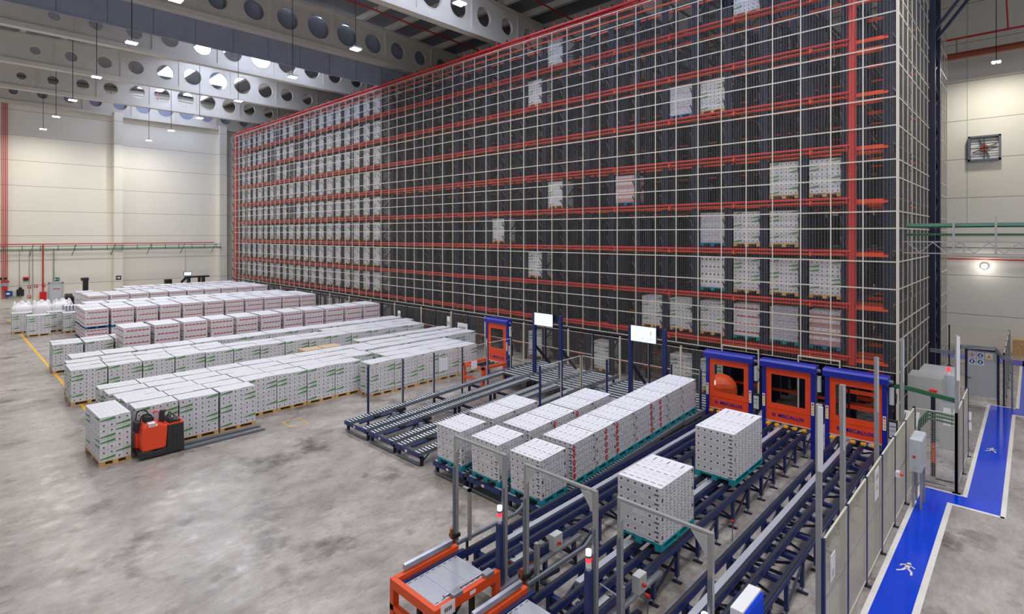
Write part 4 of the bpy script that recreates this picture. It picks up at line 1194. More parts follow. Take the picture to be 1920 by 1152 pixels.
wire_fence([(-2.38, 18.62), (-1.48, 18.72), (-1.48, 22.1)], 'wire mesh safety fence corner behind the grey floor cabinet', pitch=1.7)
wire_fence([(-17.45, 10.8), (-17.45, 18.3)], 'low-density mesh fence left of the empty roller lanes', vp=.1, hp=.2, wire=.003)
wire_fence([(-12.95, 15.1), (-12.95, 17.6), (-11.75, 17.6)], 'small mesh enclosure between the empty and loaded roller lanes', vp=.1, hp=.12, wire=.003, pitch=1.3)
wire_fence([(-9.6, 18.6), (-8.5, 18.6)], 'narrow mesh panel left of the leftmost near shutter', vp=.1, hp=.1, wire=.003)
wire_fence([(-3.2, 36.8), (-.85, 36.8), (-.85, 29.6)], 'dark mesh fence enclosing the corner behind the white gate', posts='navydk', vp=.1, hp=.1, wire=.003, pitch=1.6)
# tall aluminium light-curtain posts
for i, (x, y, z0, z1, wh) in enumerate(((-2.44, 9.57, 0, 4.23, 1), (-2.44, 11.06, 0, 4.24, 0), (-2.44, 13.95, 0, 4.26, 0), (-2.44, 17.15, 0, 4.22, 0), (-1.48, 18.85, 0, 4.2, 1))):
    t = thing('tall_post', (x, y, 0), 'tall grey aluminium post rising above the fence, %s' % ['nearest one with white strip', 'second nearest one', 'third, in front of the right shutter', 'fourth, right of the right shutter', 'farthest one with white strip, by the gate'][i], 'post', 'tall aluminium posts')
    part('profile', B(x-.04, x+.04, y-.04, y+.04, z0, z1, 'alu'), t, bevel=.004)
    if wh: part('white_strip', B(x+.0, x+.07, y-.075, y-.042, 3.0 if i else 3.2, z1-.02, 'white'), t)
    else: part('reflector_strip', B(x+.02, x+.05, y-.06, y-.042, 3.1, z1-.02, 'greyenamel'), t)
# notices on the right fence
for i, (y, z, w, h, c) in enumerate(((9.97, 1.55, .26, .42, None), (13.4, 1.75, .36, .62, 'yellow'))):
    t = thing('notice', (-2.34, y, z-h/2), ('white notice on the nearest fence panel', 'white notice with yellow warning mark on the fence')[i], 'notice')
    part('sheet', B(-2.345, -2.335, y-w/2, y+w/2, z-h/2, z+h/2, 'paper'), t)
    k = MB()
    if c: k.poly([(-2.333, y-.08, z-.12), (-2.333, y+.08, z-.12), (-2.333, y, z+.03)], [(0, 1, 2)], 'yellow'); k.box(-2.334, -2.332, y-.12, y+.12, z+.1, z+.2, 'greypanel')
    else:
        for q in range(4): k.box(-2.334, -2.332, y-.07, y+.06, z-.05-.03*q, z-.04-.03*q, 'grey_print')
    part('print', k, t)
k = MB(); k.box(-2.35, -2.27, 15.55, 15.7, 1.2, 1.32, 'white'); t = thing('push_button', (-2.3, 15.6, 1.2), 'small box with orange button on the right fence', 'button')
part('box', k, t); k = MB(); k.cyl((-2.27, 15.63, 1.26), (-2.2, 15.63, 1.26), .035, 'orange', 10); part('button', k, t)

# papers hanging on left fence
for i, (y, z, w, h) in enumerate(((14.25, 1.62, .42, .5), (15.95, 1.3, .34, .32))):
    t = thing('notice', (-17.4, y, z-h/2), ('large white sheet on the left fence in front of the pallets', 'smaller white sheet on the left fence near the orange frame')[i], 'notice')
    part('sheet', B(-17.41, -17.4, y-w/2, y+w/2, z-h/2, z+h/2, 'paper'), t)
    k = MB()
    for q in range(3): k.box(-17.399, -17.397, y-w*.4+q*w*.3, y-w*.38+q*w*.3, z-h*.4, z+h*.4, 'seam')
    part('print', k, t)
# orange frame before left shutter
t = thing('orange_frame_stand', (-18.5, 17.6, 0), 'orange open frame stand in front of the far left shutter', 'frame')
z = .92
for a in (B(-19.25, -19.13, 16.9, 18.45, z-.12, z, 'orange'), B(-17.98, -17.86, 16.9, 18.45, z-.12, z, 'orange'), B(-19.25, -17.86, 16.9, 17.02, z-.12, z, 'orange')): part('top_beam', a, t)
for x, y in ((-19.25, 16.9), (-17.98, 16.9), (-19.25, 18.3), (-17.98, 18.3)): part('leg', B(x, x+.12, y, y+.12, 0, z-.12, 'orange'), t)
part('lower_beam', B(-19.25, -17.86, 16.92, 17.0, .25, .35, 'orange'), t)
k = MB()
for x in (-19.0, -18.7, -18.4, -18.15): k.box(x, x+.06, 17.1, 18.4, z-.2, z-.1, 'navydk')
part('inner_rail', k, t)

# ================================================================== RIGHT SIDE
# blue walkway with white borders
t = thing('blue_walkway', (-1.9, 12, 0), 'glossy blue painted walkway with white borders and walking figures', 'walkway')
def slab(k, x0, x1, y0, y1, m, z=.004): k.box(x0, x1, y0, y1, 0, z, m)
k = MB()
segs = [(-2.18, -1.6, -4, 17.95), (-2.18, -.58, 17.95, 18.62), (-1.25, -.58, 18.62, 29.4), (-.58, 4, 28.4, 29.4), (-.4, .9, 29.4, 41), (-8, 12, 39.2, 40.8)]
for s_ in segs: slab(k, *s_, 'walkblue')
part('blue_paint', k, t)
k = MB()
w = .085
for s_ in [(-2.28, -2.18, -4, 18.72), (-1.6, -1.49, -4, 17.86), (-2.18, -1.34, 18.62, 18.72), (-1.6, -.5, 17.86, 17.95), (-.58, -.48, 17.86, 28.3), (-1.35, -1.25, 18.62, 29.5), (-1.25, -.42, 29.4, 29.5), (-.5, -.4, 29.4, 39.2), (-.58, 4, 28.3, 28.4)]: slab(k, *s_, 'walkwhite', .005)
part('white_border', k, t)
def walker(x, y, s_):
    k = MB(); P = lambda u, v: (x+u*s_, y+v*s_, .0065)
    def limb(a, b_, w):
        a = Vector(a); b_ = Vector(b_); d = (b_-a).normalized(); n = Vector((-d.y, d.x))*w/2
        k.quad(P(*(a-n)), P(*(b_-n)), P(*(b_+n)), P(*(a+n)), 'walkwhite')
    n = 10; k.poly([P(.0+.09*math.cos(2*math.pi*i/n), .72+.09*math.sin(2*math.pi*i/n)) for i in range(n)], [tuple(range(n))], 'walkwhite')
    limb((0, .62), (-.03, .2), .2); limb((0, .58), (.28, .36), .08); limb((0, .58), (-.26, .42), .08); limb((-.26, .42), (-.3, .25), .07)
    limb((-.03, .24), (.2, -.1), .11); limb((.2, -.1), (.22, -.4), .09); limb((-.05, .24), (-.16, -.1), .11); limb((-.16, -.1), (-.38, -.34), .09)
    part('walking_figure', k, t)
walker(-1.88, 13.75, .42); walker(-.95, 23.2, .4)
# grey floor cabinet on stand
t = thing('switch_cabinet', (-2.13, 17.1, 0), 'light grey switch cabinet on a stand with small red switch, at the fence', 'cabinet')
part('body', B(-2.24, -2.0, 16.75, 17.6, 1.0, 1.8, 'greyenamel'), t, bevel=.01)
part('door', B(-2.0, -1.985, 16.78, 17.57, 1.03, 1.77, 'greyenamel'), t)
k = MB(); k.cyl((-2.14, 16.75, 1.38), (-2.14, 16.72, 1.38), .03, 'redpaint', 12); part('switch', k, t)
for x in (-2.22, -2.06): part('stand_leg', B(x, x+.05, 17.0, 17.05, 0, 1.0, 'alu'), t); part('stand_leg', B(x, x+.05, 17.5, 17.55, 0, 1.0, 'alu'), t)
k = MB(); k.box(-2.16, -2.08, 16.745, 16.749, 1.06, 1.14, 'greypanel'); part('vent', k, t)
# large grey electrical cabinet
t = thing('electrical_cabinet', (-2.7, 24.3, 0), 'big light grey electrical cabinet behind the rightmost shutter', 'cabinet')
part('body', B(-3.15, -2.2, 23.2, 24.2, 0, 2.05, 'greypanel'), t, bevel=.01); part('body', B(-3.0, -1.95, 24.25, 25.9, 0, 2.0, 'greyenamel'), t, bevel=.01)
k = MB()
for i, y in enumerate((24.4, 24.8, 25.2, 25.6)): k.box(-1.95, -1.93, y-.16, y+.16, .3, 1.9, 'white')
part('door', k, t)
k = MB(); k.cyl((-2.15, 24.5, 2.0), (-2.15, 24.5, 2.08), .05, 'white', 12); k.cyl((-2.15, 24.5, 2.08), (-2.15, 24.5, 2.25), .05, 'redlight', 12); part('beacon', k, t)
k = MB()
for i in range(3):
    for j in range(2): k.box(-2.1+.25*i, -1.9+.25*i, 22.4, 22.405, .75+.32*j, 1.0+.32*j, 'paper')
t = thing('notice_board', (-1.85, 22.4, 0), 'board of six small white sheets behind the mesh, right of the shutters', 'notice board')
part('sheet', k, t); part('frame', B(-2.2, -1.5, 22.41, 22.44, 0, 1.45, 'greypanel'), t)
# control desk
t = thing('control_desk', (-2.9, 21.3, 0), 'small grey control desk with tilted screen beside the right shutter', 'control desk')
k = MB(); k.prism([(20.9, 0), (21.5, 0), (21.5, 1.25), (21.1, 1.0), (20.9, .95)], 'x', -3.05, -2.6, 'greypanel'); part('body', k, t)
k = MB(); k.bar((-2.95, 21.15, 1.08), (-2.95, 21.35, 1.22), .02, .02, 'black'); k.box(-2.62, -2.6, 21.0, 21.3, .5, .7, 'paper'); part('panel', k, t)
# white gate with five signs
t = thing('gate', (-1.5, 29.6, 0), 'grey gate with black frame and five round and triangular safety signs', 'gate')
part('leaf', B(-1.98, -1.06, 29.58, 29.62, .25, 2.1, 'greypanel'), t)
k = MB()
for a in (B(-2.06, -1.98, 29.55, 29.65, 0, 2.2, 'navydk'), B(-1.06, -.98, 29.55, 29.65, 0, 2.2, 'navydk'), B(-2.06, -.98, 29.55, 29.65, 2.12, 2.2, 'navydk')): part('frame', a, t)
k.bar((-2.0, 29.5, .98), (-1.86, 29.5, .98), .03, .03, 'black'); part('handle', k, t)
for i, (u, v, c) in enumerate(((-1.83, 1.93, 'signred'), (-1.57, 1.93, 'signblue'), (-1.3, 1.93, 'yellow'), (-1.83, 1.65, 'signblue'), (-1.57, 1.65, 'signblue'))):
    k = MB(); k.box(u-.11, u+.11, 29.572, 29.578, v-.12, v+.12, 'paper'); s_ = part('sign', k, t)
    k = MB()
    if c == 'yellow':
        k.poly([(u-.09, 29.57, v-.08), (u+.09, 29.57, v-.08), (u, 29.57, v+.08)], [(0, 1, 2)], 'yellow'); k.box(u-.01, u+.01, 29.568, 29.57, v-.05, v+.02, 'print')
    elif c == 'signred':
        k.cyl((u, 29.572, v), (u, 29.57, v), .09, 'signred', 16); k.cyl((u, 29.57, v), (u, 29.568, v), .068, 'paper', 16); k.bar((u-.06, 29.566, v+.06), (u+.06, 29.566, v-.06), .018, .003, 'signred'); k.box(u-.02, u+.02, 29.566, 29.568, v-.05, v+.04, 'print')
    else:
        k.cyl((u, 29.572, v), (u, 29.57, v), .09, 'signblue', 16); k.cyl((u, 29.57, v+.02), (u, 29.568, v+.02), .035, 'paper', 12)
        k.box(u-.04, u+.04, 29.568, 29.57, v-.05, v-.02, 'paper')
    part('pictogram', k, s_)
# cable trays (green) at the racking side
t = thing('green_cable_tray', (-2.5, 30, 6.9), 'long tray of green cables crossing from the racking to the right wall', 'cable tray')
k = MB(); x0, x1 = -3.1, 10
for i in range(5): k.cyl((x0, 22.6+.09*i, 7.17+.03*(i % 3)), (x1, 22.6+.09*i, 7.17+.03*(i % 3)), .045, 'green_cable', 6)
part('cable', k, t)
k = MB()
k.bar((x0, 22.6, 7.13), (x1, 22.6, 7.13), .02, .02, 'track'); k.bar((x0, 22.6, 7.25), (x1, 22.6, 7.25), .02, .015, 'track')
x = x0
while x < x1: k.bar((x, 22.58, 7.12), (x, 22.58, 7.26), .008, .008, 'track'); x += .1
part('basket', k, t)
k = MB(); k.cyl((x0, 22.7, 6.9), (x1, 22.7, 6.9), .035, 'green_cable', 8); part('cable', k, t)
k = MB()
for z in (6.66, 6.28): k.bar((-3.2, 22.7, z), (x1, 22.7, z), .035, .035, 'alu')
x = -3.1; f = 0
while x < 3: k.bar((x, 22.7, 6.3 if f else 6.64), (x+.35, 22.7, 6.64 if f else 6.3), .02, .025, 'alu'); f ^= 1; x += .35
for xx in (-1.85, -.83): k.box(xx-.03, xx+.03, 22.5, 22.56, 6.3, 7.45, 'alu')
for xx in (-1.85, -1.6): k.box(xx-.02, xx+.02, 22.6, 22.64, 6.28, 6.7, 'alu')
part('truss', k, t)
t = thing('green_cable_bundle', (-2.3, 18.9, 2), 'green cable bundle running along the top of the fence beside the right shutter', 'cables')
k = MB()
for i in range(4):
    k.tube([(-2.99, 18.75, 2.35+.04*i), (-2.8, 18.8, 2.55+.03*i), (-2.45, 18.85, 2.52+.03*i), (-1.5, 18.9, 2.38+.03*i)], .022, 'green_cable', 6)
part('cable', k, t)
k = MB()
for i in range(3): k.tube([(-2.33, 18.95, .6), (-2.3, 18.95, 1.5+.1*i), (-2.1, 19.0, 1.8+.1*i), (-1.5, 19.05, 1.75+.1*i)], .03, 'green_cable', 6)
part('hose_bend', k, t)
t = thing('safety_post', (-2.05, 19.6, 0), 'navy pillar with red cap and red fire extinguisher strip behind the fence corner', 'post')
part('post', B(-2.12, -2.02, 19.6, 19.7, 0, 2.4, 'navydk'), t); part('cap', B(-2.16, -1.98, 19.56, 19.74, 2.4, 2.46, 'redpaint'), t); part('red_strip', B(-2.1, -2.02, 19.57, 19.6, .4, .95, 'orange'), t)
for i, y in enumerate((18.98, 19.4)):
    t = thing('floor_grate', (-1.9, y, 0), 'dark floor grate behind the fence corner, %s' % ('nearer', 'farther')[i], 'grate')
    k = MB(); k.box(-2.2+.2*i, -1.72+.2*i, y, y+.12, 0, .01, 'black'); part('panel', k, t)
# bent conduit over the gate
t = thing('conduit', (-1.5, 29.3, 2), 'bundle of dark conduits bending over the grey gate', 'conduit')
k = MB()
for i in range(3): k.tube([(-3.2, 29.3, 1.9+.06*i), (-2.4, 29.3, 1.9+.06*i), (-2.15, 29.3, 2.2+.06*i), (-1.1, 29.3, 2.25+.06*i), (-.9, 29.3, 1.95+.06*i), (-.6, 29.3, 1.85+.06*i)], .025, 'track', 6)
part('tube', k, t); part('support', B(-.63, -.57, 29.27, 29.33, 0, 1.9, 'track'), t)
# right back wall: fan, lamp, pipes
t = thing('wall_fan', (-2.12, 43.5, 11.3), 'square wall ventilation fan with white louvres and round motor', 'fan')
k = MB(); cx, cz, hh = -2.12, 12.1, .75
for a in (B(cx-hh, cx+hh, 43.3, 43.59, cz-hh, cz-hh+.1, 'track'), B(cx-hh, cx+hh, 43.3, 43.59, cz+hh-.1, cz+hh, 'track'), B(cx-hh, cx-hh+.1, 43.3, 43.59, cz-hh, cz+hh, 'track'), B(cx+hh-.1, cx+hh, 43.3, 43.59, cz-hh, cz+hh, 'track')): part('frame', a, t)
k = MB()
for i in range(8): k.box(cx-.62, cx+.62, 43.5, 43.52, cz-.62+.155*i, cz-.53+.155*i, 'white')
part('louvre', k, t)
k = MB(); k.cyl((cx, 43.3, cz), (cx, 43.45, cz), .2, 'brownpipe', 16); k.box(cx-.02, cx+.02, 43.28, 43.3, cz-.65, cz+.65, 'black'); k.box(cx-.65, cx+.65, 43.28, 43.3, cz-.02, cz+.02, 'black'); part('motor', k, t)
for i in range(5):
    pass
k = MB()
for i in range(5): k.prism([(cx, cz)]+[(cx+.55*math.cos(2*math.pi*(i+q)/5), cz+.55*math.sin(2*math.pi*(i+q)/5)) for q in (0, .25, .4)], 'y', 43.38, 43.4, 'black') if False else None
for i in range(4):
    a = math.pi/2*i+.4; k.bar((cx+.18*math.cos(a), 43.4, cz+.18*math.sin(a)), (cx+.6*math.cos(a), 43.44, cz+.6*math.sin(a)), .02, .14, 'black', up=(0, 1, 0))
part('blade', k, t)
t = thing('wall_lamp', (-2.12, 43.5, 4.97), 'bright round lamp on the cream wall right of the racking', 'lamp')
k = MB(); k.cyl((-2.12, 43.4, 5.0), (-2.12, 43.58, 5.0), .16, 'greyenamel', 16); part('housing', k, t)
k = MB(); k.cyl((-2.12, 43.38, 5.0), (-2.12, 43.4, 5.0), .14, 'spot', 16); part('lens', k, t)
l = bpy.data.lights.new('wall_lamp_light', 'POINT'); l.energy = 22; l.shadow_soft_size = .1; lo = bpy.data.objects.new('wall_lamp_light', l); COL.objects.link(lo); lo.parent = t; lo.location = (0, -.45, 0)
t = thing('large_pipe', (0, 42, 17.2), 'thick rust-red pipe along the top of the right wall', 'pipe')
k = MB(); k.cyl((-30, 42, 17.55), (12, 42, 17.55), .2, 'brownpipe', 16); part('pipe', k, t)
k = MB()
for x in (-3.3, .2, 3.8): k.cyl((x, 42, 17.7), (x, 42, 18.6), .04, 'alu', 8); k.cyl((x, 41.95, 17.3), (x, 41.95, 17.8), .05, 'alu', 8)
part('hanger', k, t)
k = MB(); k.cyl((-30, 41, 18.3), (12, 41, 18.3), .06, 'redpipe', 10); k.cyl((-1.0, 41, 18.3), (-1.05, 39, 20.2), .04, 'redpipe', 8)
solo('red_pipe', k, 'thin red pipe above the thick rust-red pipe on the right wall', 'pipe', origin=(0, 41, 18.3))
k = MB(); k.box(-.85, -.3, 42.3, 42.9, .0, .9, 'wood'); solo('wooden_crate', k, 'brown wooden crate at the right picture edge by the wall', 'crate')
for zz, nm in ((6.1, 'upper'), (5.4, 'lower')):
    k = MB(); k.cyl((-40, 43.45, zz), (12, 43.45, zz), .04 if nm == 'lower' else .03, 'redpipe' if nm == 'lower' else 'track', 8)
    solo('wall_pipe', k, '%s thin pipe along the right wall behind the cable tray' % nm, 'pipe', origin=(0, 43.4, zz))

# ================================================================== LEFT WALL ITEMS
XI = XW+.02
t = thing('riser_group', (XI, 4.4, 0), 'group of four red vertical sprinkler risers at the left edge of the end wall', 'pipes')
for i in range(4):
    k = MB(); k.cyl((XI+.15, 4.28+.12*i, .9), (XI+.15, 4.28+.12*i, 19.2), .03, 'redpipe', 8); part('riser', k, t)
for i, y in enumerate((4.2, 4.36, 4.52, 4.68)):
    k = MB(); k.cyl((XI+.05, y, 2.8-.3*(i % 2)), (XI+.35, y, 2.8-.3*(i % 2)), .1, 'black' if i % 2 == 0 else 'redpaint', 10); part('hand_wheel', k, t)
k = MB(); k.box(XI, XI+.2, 4.2, 4.75, 2.4, 2.46, 'redpaint')
part('valve', k, t); part('manifold', B(XI, XI+.3, 4.35, 4.65, 1.65, 2.1, 'redpipe'), t); part('manifold', B(XI, XI+.3, 4.25, 4.7, 2.1, 2.4, 'galv'), t)
t = thing('wall_control_unit', (XI, 5.0, 0), 'black and blue control boxes on the end wall beside the risers', 'control unit')
part('box', B(XI, XI+.4, 4.5, 4.95, 1.1, 1.6, 'signblue'), t); part('box', B(XI, XI+.4, 5.3, 5.8, 1.1, 1.7, 'black'), t); part('box', B(XI, XI+.38, 5.0, 5.25, 1.1, 1.6, 'greypanel'), t)
k = MB(); k.cyl((XI+.2, 5.55, 1.7), (XI+.2, 5.55, 1.9), .12, 'black', 10); part('dial', k, t); k = MB(); k.box(XI+.4, XI+.41, 4.55, 4.8, 1.3, 1.45, 'paper'); part('display', k, t)
k = MB(); k.box(XI, XI+.15, 5.75, 6.15, 2.55, 2.85, 'redpaint'); k.box(XI+.1, XI+.25, 5.8, 6.1, 2.5, 2.7, 'black'); solo('alarm_sounder', k, 'dark red alarm sounder on the end wall', 'alarm')
NMS = [('thin grey conduit on the end wall, left of the alarm sounder', 5.5, .9, 5.5, .025, 'alu'), ('thin grey conduit on the end wall, right of the alarm sounder', 6.2, 1.2, 5.5, .025, 'alu'), ('thin grey conduit on the end wall between the red wall signs', 6.45, .6, 5.5, .03, 'alu'), ('red vertical pipe on the end wall above the red fire cabinet', 7.2, 1.3, 5.9, .06, 'redpipe'), ('grey conduit on the end wall above the grey door', 8.0, 2.3, 5.5, .05, 'alu'), ('thin grey conduit on the end wall right of the white pillar', 19.5, 1.0, 5.5, .02, 'alu')]
for l_, y, z0, z1, r_, m in NMS:
    k = MB(); k.cyl((XI+.08, y, z0), (XI+.08, y, z1), r_, m, 8); solo('wall_conduit', k, l_, 'pipe')
k = MB(); k.cyl((XI+1.0, 2, 5.98), (XI+1.0, 22.2, 5.98), .05, 'redpipe', 8); solo('red_pipe', k, 'long horizontal red pipe along the end wall', 'pipe')
t = thing('wall_cable_tray', (XI+.9, 12, 5.3), 'green cable tray running along the end wall below the red pipe', 'cable tray')
k = MB()
for z in (5.35, 5.42, 5.5): k.cyl((XI+.95, 2, z), (XI+.95, 23, z), .03, 'green_cable', 6)
k.cyl((XI+.95, 2, 5.78), (XI+.95, 23, 5.78), .03, 'green_cable', 6); part('cable', k, t)
k = MB()
for i in range(16): k.box(XI+.93, XI+.97, 3+1.3*i, 3.05+1.3*i, 5.3, 5.85, 'green_cable')
for i in range(6): k.bar((XI, 6.2+3.2*i, 4.8), (XI+1.0, 6.4+3.2*i, 5.9), .05, .05, 'track')
part('bracket', k, t)
t = thing('door_1', (XI, 8.17, 0), None, None); t['kind'] = 'structure'
part('door_leaf', B(XI, XI+.06, 7.72, 8.62, 0, 2.1, 'greyenamel'), t)
for a in (B(XI, XI+.1, 7.6, 7.72, 0, 2.2, 'greypanel'), B(XI, XI+.1, 8.62, 8.74, 0, 2.2, 'greypanel'), B(XI, XI+.1, 7.6, 8.74, 2.1, 2.2, 'greypanel')): part('door_frame', a, t)
k = MB()
for i in range(5): k.box(XI+.06, XI+.065, 7.95+.11*i, 8.03+.11*i, 1.5, 1.62, 'signred')
part('door_lettering', k, t)
t = thing('exit_sign', (XI, 8.2, 2.3), 'green emergency exit sign above the grey door on the end wall', 'sign')
part('plate', B(XI, XI+.04, 7.95, 8.45, 2.32, 2.66, 'exitgreen'), t); k = MB(); k.box(XI+.04, XI+.045, 8.0, 8.15, 2.4, 2.58, 'paper'); k.box(XI+.04, XI+.045, 8.2, 8.4, 2.46, 2.5, 'paper'); part('pictogram', k, t)
t = thing('fire_cabinet', (XI, 7.2, .6), 'red fire hose cabinet on the end wall left of the grey door', 'fire cabinet'); part('body', B(XI, XI+.25, 6.95, 7.45, .6, 1.35, 'redpaint'), t, bevel=.02); part('glass_front', B(XI+.25, XI+.255, 7.0, 7.4, .68, 1.28, 'redpaint'), t)
for i, (y, z) in enumerate(((6.2, 1.9), (6.7, 1.95), (7.25, 1.95), (6.2, .95))):
    t = thing('fire_sign', (XI, y, z-.15), 'small red and white fire sign on the end wall, %s' % ['leftmost of three', 'middle of three', 'right above the fire cabinet', 'lowest one near the big bags'][i], 'sign', 'red fire signs')
    part('plate', B(XI, XI+.02, y-.13, y+.13, z-.15, z+.15, 'signred'), t); k = MB(); k.box(XI+.02, XI+.025, y-.08, y-.02, z-.1, z+.1, 'paper'); k.box(XI+.02, XI+.025, y+.03, y+.08, z-.02, z+.1, 'paper'); part('pictogram', k, t)
t = thing('direction_sign', (XW+.76, 13.1, 2.1), 'black square sign with white arrow on the white wall pillar', 'sign')
part('plate', B(XW+.752, XW+.78, 12.9, 13.35, 2.2, 2.62, 'black'), t); k = MB(); xx = XW+.785
k.quad((xx, 12.97, 2.36), (xx, 13.14, 2.36), (xx, 13.14, 2.46), (xx, 12.97, 2.46), 'paper'); k.poly([(xx, 13.12, 2.28), (xx, 13.3, 2.41), (xx, 13.12, 2.55)], [(0, 1, 2)], 'paper'); part('arrow', k, t)
# big bags
def bag(x, y, label, s_=1.0, z0=.14):
    s_ *= 1.12
    t = thing('big_bag', (x, y, 0), label, 'bulk bag', 'white bulk bags')
    k = MB(); n = 20; rings = []
    for z, r, p in ((z0, .5, 4), (z0+.25, .58, 3.4), (z0+.7, .6, 3.2), (z0+1.05, .58, 3), (z0+1.2, .48, 2.5), (z0+1.3, .3, 2), (z0+1.34, .1, 2), (z0+1.52, .13, 2), (z0+1.46, .01, 2)):
        ring = []
        for i in range(n):
            a = 2*math.pi*i/n; c, s2 = math.cos(a), math.sin(a)
            rr_ = r/((abs(c)**p+abs(s2)**p)**(1/p))*(1+.03*math.sin(5*a+x*3)+.02*math.sin(9*a+z*6))*s_
            ring.append((x+rr_*c, y+rr_*s2, z))
        rings.append(ring)
    pts = [p for r in rings for p in r]; F = []
    for j in range(len(rings)-1):
        for i in range(n): F.append((j*n+i, j*n+(i+1) % n, (j+1)*n+(i+1) % n, (j+1)*n+i))
    F.append(tuple(range(n))[::-1]); k.poly(pts, F, 'bagwhite'); o = part('bag_body', k, t)
    sm = o.modifiers.new('s', 'SUBSURF'); sm.levels = 1; sm.render_levels = 1
    for sx in (-1, 1):
        for sy in (-1, 1):
            k = MB(); a = (x+sx*.48*s_, y+sy*.48*s_, z0+1.0); b_ = (x+sx*.25, y+sy*.42, z0+1.45); c = (x+sx*.1*s_, y+sy*.3*s_, z0+1.3)
            k.bar(a, b_, .06, .012, 'white'); k.bar(b_, c, .06, .012, 'white'); part('lifting_loop', k, t)
    o = bpy.data.objects.new('pallet', pallet_mesh(1.15, 1.15, 'blue_pallet')); COL.objects.link(o); o.parent = t
for x, y, l, s_ in ((-57, 4.65, 'white bulk bag, leftmost of the near ones', 1.0), (-57, 5.83, 'white bulk bag, middle of the near ones', .97), (-57, 7.0, 'white bulk bag behind the low loads on teal pallets', 1.0),
                    (-58.35, 4.75, 'white bulk bag behind the leftmost one', .97), (-58.35, 5.95, 'white bulk bag behind the middle one', .97), (-58.35, 7.3, 'white bulk bag farthest right, near the black-dotted pallet', 1.0)):
    bag(x, y, l, s_)
# black forklift-like mast and wrapping station behind the pallets
t = thing('forklift', (-60.5, 8.9, 0), 'black lift truck mast standing behind the bulk bags', 'lift truck')
part('mast', B(-60.7, -60.3, 8.95, 9.3, 0, 3.0, 'black'), t); part('head', B(-60.75, -60.2, 8.82, 9.32, 2.85, 3.1, 'black'), t); part('body', B(-61.2, -60.2, 7.9, 8.9, 0, 1.5, 'black'), t, bevel=.1)
k = MB(); k.cyl((-60.4, 7.7, 1.5), (-60.4, 8.2, 1.5), .3, 'black', 12); part('drum', k, t)
t = thing('workstation', (-64.5, 19.2, 0), 'black workstation with a glowing blue-white screen near the end wall', 'workstation')
part('desk', B(-64.9, -64.1, 18.1, 20.3, 2.35, 2.5, 'black'), t)
k = MB(); k.bar((-64.5, 18.2, 2.4), (-64.5, 17.7, 1.9), .2, .2, 'black'); k.box(-64.8, -64.2, 18.3, 18.5, 0, 2.35, 'black'); k.box(-64.8, -64.2, 19.7, 19.9, 0, 2.35, 'black'); k.box(-64.6, -64.3, 19.3, 19.5, 0, 2.35, 'black'); part('leg', k, t)
k = MB(); k.box(-64.5, -64.44, 17.9, 18.7, 2.55, 3.0, 'black'); part('monitor', k, t); k = MB(); k.box(-64.44, -64.43, 17.95, 18.65, 2.6, 2.95, 'blue_screen' if False else 'screenoff'); part('monitor_surface', k, t)
part('bin', B(-64.7, -64.2, 16.2, 16.8, 1.6, 2.3, 'black'), t)
# floor lines
k = MB(); k.box(-60, -20.6, 4.03, 4.15, 0, .003, 'yellow'); solo('yellow_floor_line', k, 'long yellow line painted on the floor along the pallet rows', 'floor marking')
t = thing('floor_mark', (-14.5, 8.0, 0), 'yellow and black hatched corner mark on the floor beyond the truck forks', 'floor marking')
import itertools
k = MB()
cxm, cym = -19.6, 9.1
for i in range(6): k.box(cxm-.35+.12*i, cxm-.29+.12*i, cym-.35, cym-.28, 0, .003, 'yellow'); k.box(cxm-.35+.12*i, cxm-.29+.12*i, cym+.28, cym+.35, 0, .003, 'yellow')
for i in range(6): k.box(cxm-.42, cxm-.35, cym-.3+.11*i, cym-.25+.11*i, 0, .003, 'yellow'); k.box(cxm+.35, cxm+.42, cym-.3+.11*i, cym-.25+.11*i, 0, .003, 'yellow')
part('hatching', k, t)

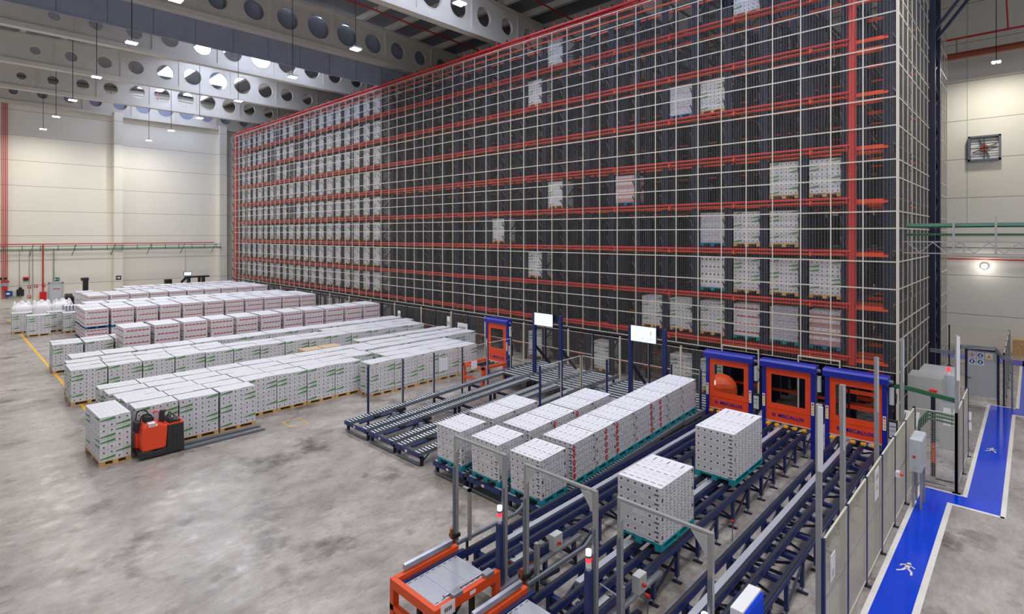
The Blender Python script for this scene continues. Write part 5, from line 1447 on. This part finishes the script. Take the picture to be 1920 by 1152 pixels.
# ================================================================== PALLET TRUCK
def truck():
    ox, oy = -19.45, 4.9; 
    t = thing('pallet_truck', (ox, oy, 0), 'orange and black ride-on pallet truck with long forks parked by the front row', 'pallet truck')
    # local: u along +Y (forks), v along X
    def bx_(u0, u1, v0, v1, z0, z1, m): return B(ox+v0, ox+v1, oy+u0, oy+u1, z0, z1, m)
    k = MB()
    k.prism([(oy-.62, .26), (oy-.66, .6), (oy-.6, 1.02), (oy-.45, 1.12), (oy-.15, 1.12), (oy+.12, 1.0), (oy+.2, .98), (oy+.14, .26)], 'x', ox-.38, ox+.38, 'truckor')
    part('motor_hood', k, t, bevel=.05)
    k = MB(); k.prism([(oy-.7, .05), (oy-.72, .26), (oy-.62, .3), (oy-.2, .22), (oy+.16, .27), (oy+.16, .05)], 'x', ox-.4, ox+.4, 'truckblk'); part('bumper_skirt', k, t, bevel=.03)
    k = MB(); k.prism([(oy+.14, .05), (oy+.2, .96), (oy+.72, .96), (oy+.74, .05)], 'x', ox-.38, ox+.38, 'truckblk'); part('battery_box', k, t, bevel=.02)
    k = MB(); k.prism([(oy+.18, .965), (oy+.18, 1.0), (oy+.72, 1.0), (oy+.72, .965)], 'x', ox-.38, ox+.38, 'truckor'); part('cover_lip', k, t)
    part('seam', bx_(.34, .35, .381, .384, .08, .95, 'black'), t)
    # display console with frame
    k = MB(); k.prism([(oy+.22, 1.0), (oy+.3, 1.12), (oy+.62, 1.06), (oy+.66, 1.0)], 'x', ox-.3, ox+.3, 'truckblk'); c = part('console', k, t, bevel=.015)
    k = MB(); k.tube([(ox-.28, oy+.3, 1.0), (ox-.28, oy+.42, 1.22), (ox+.28, oy+.42, 1.22), (ox+.28, oy+.3, 1.0)], .02, 'black', 8); part('console_frame', k, c)
    part('clipboard', bx_(.42, .5, -.05, .06, 1.1, 1.125, 'paper'), t)
    # steering handle
    k = MB(); k.prism([(oy+.02, 1.0), (oy+.02, 1.3), (oy+.08, 1.4), (oy+.2, 1.36), (oy+.18, 1.0)], 'x', ox-.14, ox+.02, 'truckblk'); col_ = part('steering_column', k, t, bevel=.02)
    k = MB(); k.cyl((ox-.06, oy+.0, 1.36), (ox-.06, oy-.14, 1.4), .035, 'truckor', 10); k.cyl((ox-.06, oy+.15, 1.36), (ox-.06, oy+.25, 1.34), .03, 'black', 10); part('grip', k, col_)
    # backrest with hoop
    k = MB(); k.box(ox-.36, ox-.05, oy-.72, oy-.58, .3, .8, 'truckor'); k.box(ox-.38, ox-.02, oy-.74, oy-.56, .8, 1.15, 'truckblk'); bk = part('backrest', k, t, bevel=.03)
    k = MB()
    pts = [(ox-.36, oy-.66, 1.1), (ox-.36, oy-.62, 1.36), (ox-.3, oy-.56, 1.44), (ox-.3, oy-.4, 1.44), (ox-.3, oy-.3, 1.36), (ox-.3, oy-.2, 1.12)]
    k.tube(pts, .022, 'black', 8); part('hoop', k, bk); k = MB(); pts = [(p[0]+.3, p[1]+.06, p[2]-.08) for p in pts]; k.tube(pts, .022, 'black', 8); part('hoop', k, bk)
    k = MB(); k.cyl((ox-.3, oy-.35, 1.15), (ox+.1, oy-.35, 1.15), .13, 'black', 14); part('armrest', k, t)
    # name plate without readable text
    part('name_plate', B(ox+.1, ox+.385, oy-.42, oy-.2, 1.115, 1.122, 'paper'), t); 
    k = MB(); k.box(ox+.381, ox+.386, oy-.42, oy-.14, 1.02, 1.09, 'paper'); pl = part('name_plate', k, t)
    k = MB(); k.box(ox+.386, ox+.388, oy-.39, oy-.2, 1.04, 1.07, 'grey_print'); part('plate_text', k, pl)
    # forks
    for v in (-.26, .2):
        k = MB(); k.prism([(oy+.74, .09), (oy+3.65, .06), (oy+3.8, .03), (oy+3.8, .02), (oy+.74, .02)], 'x', ox+v, ox+v+.17, 'track'); f = part('fork', k, t, bevel=.005)
        k = MB(); k.box(ox+v+.03, ox+v+.14, oy+3.0, oy+3.5, .071, .076, 'galv'); part('wear_mark', k, f)
    k = MB()
    for u in (-.4, .4): k.cyl((ox-.2, oy+u, .09), (ox+.2, oy+u, .09), .09, 'black', 14)
    part('wheel', k, t)
    t.scale = (.92, .84, .96); t.location = (-19.98, 4.86, 0)
    return t
truck()
print('loads', nload[0], 'objects', len(bpy.data.objects))
